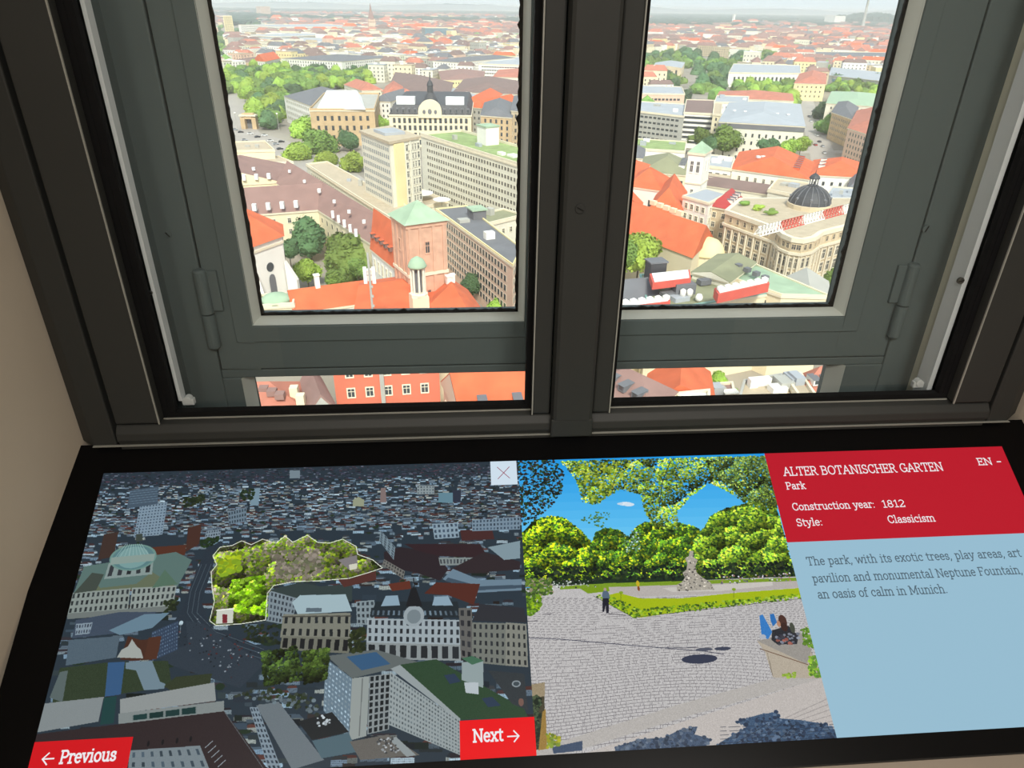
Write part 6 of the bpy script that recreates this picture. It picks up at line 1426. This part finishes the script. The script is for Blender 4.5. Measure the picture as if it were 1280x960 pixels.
T = B2('small red-brown roofed house with white dormer at the far right of the lower light', [(1002, 490), (1044, 486), (1040, 466), (1000, 470)], 18, white_w, 'hip', or2_t, 4, rows=2, dorm=2, dmat=white_w)
T = B2('low ochre courtyard roof between orange roof and grey flat roof', [(890, 504), (920, 502), (915, 480), (890, 482)], 9, yellow_w, 'flat', br_t, rows=0, vents=3)
T = B2('white gable ended block at the right tip of the pale green roof', [(978, 371), (1038, 374), (1034, 352), (976, 350)], 20, white_w, 'gable', grey_w, 4, rows=2, ws=6, axis=1)
T = B2('row of small faded red roofs above the grey roofed office', [(895, 122), (992, 126), (990, 117), (900, 114)], 17, ivory, 'hip', or2_t, 5, rows=2)
T = B2('pale flat roofed infill between ribbed office and museum trees', [(893, 128), (935, 129), (936, 121), (896, 120)], 20, white_w, 'flat', zinc, rows=3, vents=3)
T = B2('white modern house with dark window bands behind the bell tower', [(882, 208), (914, 212), (918, 198), (886, 194)], 20, white_w, 'flat', zinc, rows=4, ws=3.4, wsz=(2.2, 1.6), vents=3)
T = B2('cream long wing under the modern white house right of the bell tower', [(878, 222), (914, 226), (916, 214), (880, 212)], 17, yellow_w, 'flat', gravel, rows=3, ws=4)
T = B2('grey roofed white house at the mullion above the olive roofs', [(775, 196), (805, 198), (806, 186), (777, 184)], 18, white_w, 'hip', slate, 4, rows=3)
# trees of the right window
for a in ((800, 311, 30, 27, 1, 'broad bright green tree at the left of the right window below the nave roof'), (783, 320, 20, 24, 0, 'mid green tree hugging the mullion below the nave roof'), (1030, 349, 24, 15, 0, 'green tree at the foot of the ornate corner building'), (1010, 352, 14, 11, 1, 'small bright tree at the curved front of the corner building'),
          (803, 166, 16, 12, 1, 'bright tree group in front of the grey-beige terraced office, left'), (822, 164, 18, 14, 1, 'bright tree in front of the grey-beige terraced office, right'), (878, 171, 14, 20, 0, 'tree under the white-ribbed office'), (906, 174, 20, 25, 0, 'large tree before the large cream office'),
          (965, 182, 13, 25, 2, 'dark tree at the right half of the large cream office'), (985, 185, 14, 24, 1, 'bright tree above the orange skylight roof'), (1002, 180, 12, 22, 1, 'bright tree at the street corner'), (1029, 140, 13, 15, 2, 'dark round street tree at the parked street, upper'), (1036, 158, 13, 14, 0, 'green street tree at the parked street, lower'),
          (1084, 182, 14, 14, 1, 'bright tree cut by the right window frame'), (1072, 188, 12, 12, 0, 'tree behind the white stepped block'), (1050, 106, 14, 14, 2, 'dark tree under the blue-grey glass hall'), (1067, 112, 14, 12, 0, 'tree under the middle of the glass hall'), (1098, 108, 16, 13, 0, 'tree under the right end of the glass hall'),
          (915, 227, 11, 9, 1, 'small bright tree in the brown roofed court'), (903, 226, 9, 9, 0, 'green tree at the left of the brown roofed court'), (853, 124, 13, 13, 2, 'dark tree behind the ribbed office'), (822, 126, 14, 10, 1, 'yellow-green tree before the peach fronted block'), (922, 113, 12, 10, 0, 'tree below the white museum end wall'),
          (942, 104, 13, 10, 1, 'bright tree before the museum window row'), (898, 474, 12, 10, 1, 'bright shrub tree in the courtyard of the lower right light'), (913, 490, 8, 7, 1, 'small shrub beside the ochre courtyard roof'), (840, 152, 10, 10, 2, 'dark small tree beside the terraced office'),
          (888, 178, 11, 20, 2, 'low dark tree between ribbed office and large tree')):
    tree_px(*a)
# groves
grove([(262, 86), (350, 80), (402, 79), (460, 83), (462, 96), (420, 103), (400, 108), (352, 112), (352, 140), (330, 152), (322, 138), (304, 138), (298, 150), (286, 146)], 9, 15, 10.5, 16, [0, 0, 1, 2], 'leafy tree in the dense park of the left window', 'trees of the park in the left window', 150)
tree_px(383, 78, 9, 20, 2, 'dark conical tree before the long white palais'); tree_px(443, 86, 5, 16, 2, 'small dark tree at the right tip of the park')
grove([(286, 16), (330, 30), (330, 40), (300, 46), (276, 44)], 9, 40, 26, 18, [0, 2], 'hazy tree clump near the pale yellow high-rise', 'tree clumps near the yellow high-rise', 14)
grove([(268, 32), (280, 32), (282, 68), (270, 74)], 9, 22, 14, 15, [0, 2], 'avenue tree at the far left edge of the left window', 'avenue trees at the left edge', 12)
grove([(786, 70), (850, 62), (905, 70), (912, 86), (905, 104), (880, 116), (850, 108), (820, 100), (786, 98)], 9, 21, 15, 17, [0, 0, 2], 'tree of the green square among the museums in the right window', 'trees of the museum square', 60)
grove([(910, 68), (960, 64), (975, 72), (972, 78), (915, 80)], 9, 28, 18, 18, [0, 2], 'tree standing behind the white museum block', 'trees behind the white museum', 18)
grove([(905, 92), (990, 94), (990, 112), (1000, 122), (985, 124), (930, 112)], 8, 16, 10, 13, [0, 1], 'tree in front of the white museum block', 'trees in front of the white museum', 28)
grove([(1036, 98), (1112, 102), (1108, 118), (1040, 112)], 8, 14, 8, 12, [0, 1, 1], 'tree below the long glass hall', 'trees below the glass hall', 16)
grove([(630, 78), (660, 74), (660, 84), (636, 86)], 9, 16, 12, 14, [0], 'tree clump beside the red roof near the mullion', 'tree clump near the mullion', 12)
# cars on the square and in the street
def make_car(px, py, ang, colr, label, group):
    c = at(px, py, 0); T = empty('car', (c[0], c[1], .1), label, 'car', group); R3 = Matrix.Translation((c[0], c[1], .1)) @ Matrix.Rotation(ang, 4, 'Z')
    for nm, key, mt in (('car_body', 'cb' + colr.name, colr), ('car_cabin', 'cc', pane_m)):
        if key not in WINMESH:
            mb = MB()
            if nm == 'car_body':
                pf_ = [(-2.2, .3), (2.2, .3), (2.2, .8), (1.2, .95), (-1.9, 1.0), (-2.2, .8)]
                mb.face([(x, -.9, z) for x, z in pf_]); mb.face([(x, .9, z) for x, z in pf_[::-1]])
                for (a, b_), (c_, d_) in zip(pf_, pf_[1:] + pf_[:1]): mb.face([(a, -.9, b_), (a, .9, b_), (c_, .9, d_), (c_, -.9, d_)])
            else:
                a = [(-1.7, .95), (1.0, .95), (.4, 1.45), (-1.3, 1.48)]
                mb.face([(x, -.78, z) for x, z in a]); mb.face([(x, .78, z) for x, z in a[::-1]])
                for (p_, q_), (r_, s_) in zip(a, a[1:] + a[:1]): mb.face([(p_, -.78, q_), (p_, .78, q_), (r_, .78, s_), (r_, -.78, s_)])
            WINMESH[key] = mb.mesh(nm, mt)
        inst(WINMESH[key], nm, T, R3)
    if 'wh' not in WINMESH: mb = MB(); mb.bar((0, -.1, 0), (0, .1, 0), .62, n=10); WINMESH['wh'] = mb.mesh('wheel', rubber)
    for x in (-1.35, 1.35):
        for y in (-.85, .85): inst(WINMESH['wh'], 'wheel', T, R3 @ Matrix.Translation((x, y, .31)))
carw, card, carr, cars = mat('car_white', (235, 235, 235), .3, .02, 1), mat('car_dark', (50, 54, 62), .3, .02, 1), mat('car_red', (170, 50, 40), .3, .02, 1), mat('car_silver', (170, 174, 180), .3, .02, 1)
cc_ = {'w': (carw, 'white'), 'd': (card, 'dark'), 'r': (carr, 'red'), 's': (cars, 'silver')}
for k, (x, y, a, col) in enumerate(((294, 163, .3, 's'), (301, 166, .3, 'd'), (313, 168, .6, 'w'), (322, 172, .6, 'd'), (331, 170, .2, 'w'), (338, 177, .5, 'w'), (345, 181, .5, 's'), (352, 178, .3, 'd'), (290, 170, .2, 'w'), (306, 176, .4, 's'), (326, 181, .5, 'w'), (350, 187, .5, 'd'))):
    make_car(x, y, a, cc_[col][0], cc_[col][1] + ' car on the road junction in front of the park gateway', cc_[col][1] + ' cars at the park junction')
for k, (x, y, a, col) in enumerate(((1011, 146, 1.5, 's'), (1013, 152, 1.5, 'w'), (1019, 160, 1.5, 'd'), (1021, 170, 1.5, 'w'), (1024, 178, 1.5, 'd'), (1028, 184, 1.4, 's'), (1019, 182, 1.5, 'r'), (1030, 192, 1.4, 'w'), (1016, 140, 1.5, 'd'), (1024, 164, 1.5, 's'))):
    make_car(x, y, a, cc_[col][0], cc_[col][1] + ' car in the tree lined street of the right window', cc_[col][1] + ' cars in the street of the right window')
for px, py, lb in ((297, 163, 'left tall street lamp beside the gateway'), (349, 164, 'right tall street lamp beside the gateway')):
    c = at(px, py, 0); T = empty('street_lamp', c, lb, 'lamp'); mb = MB(); mb.bar(c, (c[0], c[1], 13), .35, n=6); mb.build('pole', grey_w, T); mb = MB(); mb.lathe((c[0], c[1], 12.6), [(.5, 0), (.9, .5), (.5, 1.1)], 8); mb.build('lamp_head', white_w, T)

# ================================================================== THE REST OF THE CITY
NOBUILD = []
def zone_ok(x, y, r):
    return not near_foot(x, y, r)
wallc = [cream, white_w, ivory, stone, pink_w, yellow_w, grey_w]; 
cand = []
crng = random.Random(21)
def field(x, y): return sin(x * .0021 + 1.3) * cos(y * .0017 - .4) + .5 * sin(x * .0007 - y * .0011)
D = 190.0
cells = []
dist = 200.0
while dist < 7500:
    gs = 1.0 if dist < 1100 else (1.15 if dist < 2200 else 1.6 if dist < 4200 else 2.3)
    step = 27 * gs
    dx = 34 * gs
    xw = dist * .92
    x = -dist * .82 + crng.uniform(0, dx)
    while x < xw:
        ang = .28 * math.floor(field(x, dist) * 2.5)
        w_, d_ = dx * crng.uniform(.62, .98), step * crng.uniform(.42, .62)
        if crng.random() < .25: w_, d_ = d_, min(w_, step * .95)
        cells.append((x + crng.uniform(-2, 2) * gs, dist + crng.uniform(-3, 3) * gs, w_, d_, ang, gs)); x += dx
    dist += step
roofs = [br_t, or2_t, bk_t, zinc, gravel, slate, or_t, white_r]
keep = []
for (x, y, w_, d_, ang, gs) in cells:
    px, py, zz = proj((x, y, 18))
    if px < -260 or px > 1480: continue
    pbx, pby, _z = proj((x, y, 0))
    if 235 < px < 665 and pby > 106 or 760 < px < 1150 and pby > 124: continue
    if gs < 1.3:
        r_ = max(w_, d_) * .5
        if not zone_ok(x, y, r_ * .85): continue
    elif not zone_ok(x, y, 10): continue
    # woods on the far rim of the city
    if px > 720 and y > 3700 and crng.random() < .85: continue
    if y > 4200 and (field(x * .6, y * .9) > .15 or y > 5600 and crng.random() < .5): continue
    f_ = field(x * 1.7 + 300, y * 1.3); rr = crng.random()
    if px < 660:
        wt = [.26, .10, .12, .14, .18, .08, .02, .10]
    else: wt = [.34, .18, .12, .09, .11, .06, .03, .07]
    if f_ > .4: wt = [.22, .30, .10, .08, .12, .06, .06, .06]
    if f_ < -.6: wt = [.14, .06, .06, .26, .24, .10, .02, .12]
    ri = crng.choices(range(8), wt)[0]; wi = crng.choices(range(7), [.24, .2, .2, .12, .1, .06, .08])[0]
    h = crng.uniform(14, 21) * (1.0 if gs < 1.5 else .95) + (8 if crng.random() < .05 else 0)
    keep.append((zz, x, y, w_, d_, ang, gs, ri, wi, h, px))
keep.sort(key=lambda t: t[0] / (t[3] * t[9]) ** .5 if t[0] < 2500 and 235 < t[10] < 1160 else 1e9)
solo, rest = keep[:290], keep[290:]
rn = {0: 'mauve-brown', 1: 'faded red', 2: 'dark brown', 3: 'pale zinc', 4: 'gravel flat', 5: 'grey slate', 6: 'bright orange', 7: 'white flat'}
wn = {0: 'cream', 1: 'white', 2: 'ivory', 3: 'sandstone', 4: 'pink', 5: 'yellow', 6: 'grey'}
def house_mb(mb, x, y, w_, d_, ang, h, flat, mw, mr, rise=None, win=None):
    P = []
    for sx, sy in ((-1, -1), (1, -1), (1, 1), (-1, 1)):
        P.append(np.array([x + sx * w_ / 2 * cos(ang) - sy * d_ / 2 * sin(ang), y + sx * w_ / 2 * sin(ang) + sy * d_ / 2 * cos(ang)]))
    if mw is not None: mb.prism(P, 0, h, mw, top=flat, mtop=mr)
    return P
for (zz, x, y, w_, d_, ang, gs, ri, wi, h, px) in solo:
    side_ = 'left' if px < 715 else 'right'
    zn = 'just beyond the landmarks' if zz < 620 else ('in middle distance' if zz < 1000 else 'in hazy distance')
    g = '%s houses with %s roof, %s, %s window' % (wn[wi], rn[ri], zn, side_)
    flat = ri in (3, 4, 7); T = empty('house', (x, y, 0), '%s town house with %s roof %s, %s window' % (wn[wi], rn[ri], zn, side_), 'house', g)
    mb = MB(); P = house_mb(mb, x, y, w_, d_, ang, h, True, 0, 0); mb.build('walls', wallc[wi], T); P = ccw(P)
    if flat:
        mb = MB(); mb.prism(offs(P, .4), h, h + .7, bottom=True); mb.build('roof', roofs[ri], T)
        mb = MB(); c = P[0] * .6 + P[2] * .4; mb.box((c[0], c[1], h + 1.6), (4, 4, 1.9), ang); mb.build('roof_unit', white_w, T)
    else:
        roof_quad(T, P, h, 'hip', min(w_, d_) * .36, roofs[ri], wallc[wi], .4, .25)
        c = P[0] * .55 + P[2] * .45; mb = MB(); mb.box((c[0], c[1], h + 3), (1.6, 1.2, 5.5), ang); mb.build('chimney', ivory, LASTROOF)
    jm = MB()
    for k in range(4):
        p, q = P[k], P[(k + 1) % 4]; L = np.linalg.norm(q - p); u = (q - p) / L; n_ = np.array([u[1], -u[0]])
        if n_ @ (-p) <= 0: continue
        nc = max(2, int(L / (3.8 if zz < 700 else 5)))
        for r_ in range(4):
            for j in range(nc):
                s_ = L * (j + .5) / nc; c = p + u * s_ + n_ * .08; z = 2.6 + r_ * (h - 3.2) / 4; a, b_ = c - u * .8, c + u * .8
                jm.face([(a[0], a[1], z), (b_[0], b_[1], z), (b_[0], b_[1], z + 2.1), (a[0], a[1], z + 2.1)])
    me = jm.mesh('windows', pane_m, (x, y, 0)); o = bpy.data.objects.new('windows', me); COL.objects.link(o); o.parent = T; o['kind'] = 'stuff'
# everything further out, joined
allm = wallc + roofs
def far_city(name, sel, kindname):
    mb = MB()
    for (zz, x, y, w_, d_, ang, gs, ri, wi, h, px) in sel:
        flat = ri in (3, 4, 7); P = house_mb(mb, x, y, w_, d_, ang, h, flat, wi, 7 + ri)
        if not flat:
            e = P; L0 = w_; ax = 0 if w_ >= d_ else 1
            if ax: e = P[1:] + P[:1]
            m0 = (e[0] + e[3]) / 2; m1 = (e[1] + e[2]) / 2; i0 = m0 * .85 + m1 * .15; i1 = m0 * .15 + m1 * .85; rz = h + min(w_, d_) * .36
            E3 = [(v[0], v[1], h) for v in e]; R0 = (i0[0], i0[1], rz); R1 = (i1[0], i1[1], rz)
            mb.face([E3[0], E3[1], R1, R0], 7 + ri); mb.face([E3[2], E3[3], R0, R1], 7 + ri); mb.face([E3[1], E3[2], R1], 7 + ri); mb.face([E3[3], E3[0], R0], 7 + ri)
    me = mb.mesh(name, allm); o = bpy.data.objects.new(name, me); COL.objects.link(o)
    return tag(o, 'hazy sea of small distant roofs stretching to the horizon', 'city', kind='stuff')
far_city('distant_city', rest, 'stuff')
# small trees between the far houses and the wooded rim, joined
base_me = CROWNLO[2][0]
def tree_stuff(name, label, pts, mt):
    bm = bmesh.new(); bmesh.ops.create_icosphere(bm, subdivisions=1, radius=1); vs = [np.array(v.co) for v in bm.verts]; fs = [[v.index for v in f.verts] for f in bm.faces]; bm.free()
    V = []; F = []
    for (x, y, r_, hz) in pts:
        i = len(V)
        for v in vs: V.append((x + v[0] * r_ * crng.uniform(.8, 1.2), y + v[1] * r_ * crng.uniform(.8, 1.2), hz * .5 + v[2] * hz * .6 * crng.uniform(.8, 1.1)))
        F += [tuple(i + k for k in f) for f in fs]
    me = bpy.data.meshes.new(name); me.from_pydata(V, [], F); me.materials.append(mt); o = bpy.data.objects.new(name, me); COL.objects.link(o)
    tag(o, label, 'trees', kind='stuff')
pts = []
for _ in range(2600):
    y = 520 + 4800 * crng.random() ** 1.3; x = crng.uniform(-.56, .72) * y
    f_ = field(x * 2.1 - 90, y * 1.9)
    if crng.random() > (.9 if f_ > .75 else .12): continue
    if near_foot(x, y, 6): continue
    s_ = 1 + y / 1500; pts.append((x, y, crng.uniform(5, 9) * s_, crng.uniform(13, 19)))
tree_stuff('street_trees', 'scattered green treetops among the distant roofs', pts, leafs[0])
pts = []
for _ in range(7000):
    y = crng.uniform(3500, 13000); x = crng.uniform(-.56, .72) * y
    if y < 5600 and field(x * .6, y * .9) < .1 and (x < y * .08 or y < 3900): continue
    pts.append((x, y, crng.uniform(35, 90), crng.uniform(14, 24)))
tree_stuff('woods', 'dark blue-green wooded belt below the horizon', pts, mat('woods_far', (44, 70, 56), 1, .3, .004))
# hillock with trees at the right
pts = []
for k in range(260):
    t_ = crng.random(); g = at(1048 + t_ * 90, 31, 0); hz = 60 * sin(pi * min(1, .15 + t_ * .7)); pts.append((g[0], g[1] + crng.uniform(-60, 200), crng.uniform(30, 60), hz + crng.uniform(0, 20)))
tree_stuff('wooded_hill', 'dark wooded hill on the skyline at the right', pts, MATS['woods_far'])

# ---- haze over the city: one thin homogeneous volume
mb = MB(); mb.box((0, 8015, 52), (22000, 16000, 104))
hz = bpy.data.materials.new('summer_haze'); hz.use_nodes = True; n = hz.node_tree; n.nodes.clear()
o_ = n.nodes.new('ShaderNodeOutputMaterial'); vs_ = n.nodes.new('ShaderNodeVolumeScatter')
vs_.inputs['Color'].default_value = (.93, .97, 1.0, 1); vs_.inputs['Density'].default_value = HAZE; vs_.inputs['Anisotropy'].default_value = .2
n.links.new(vs_.outputs[0], o_.inputs['Volume'])
o = mb.build('haze', hz); tag(o, kind='stuff', label='thin pale summer haze lying over the whole city', cat='haze')
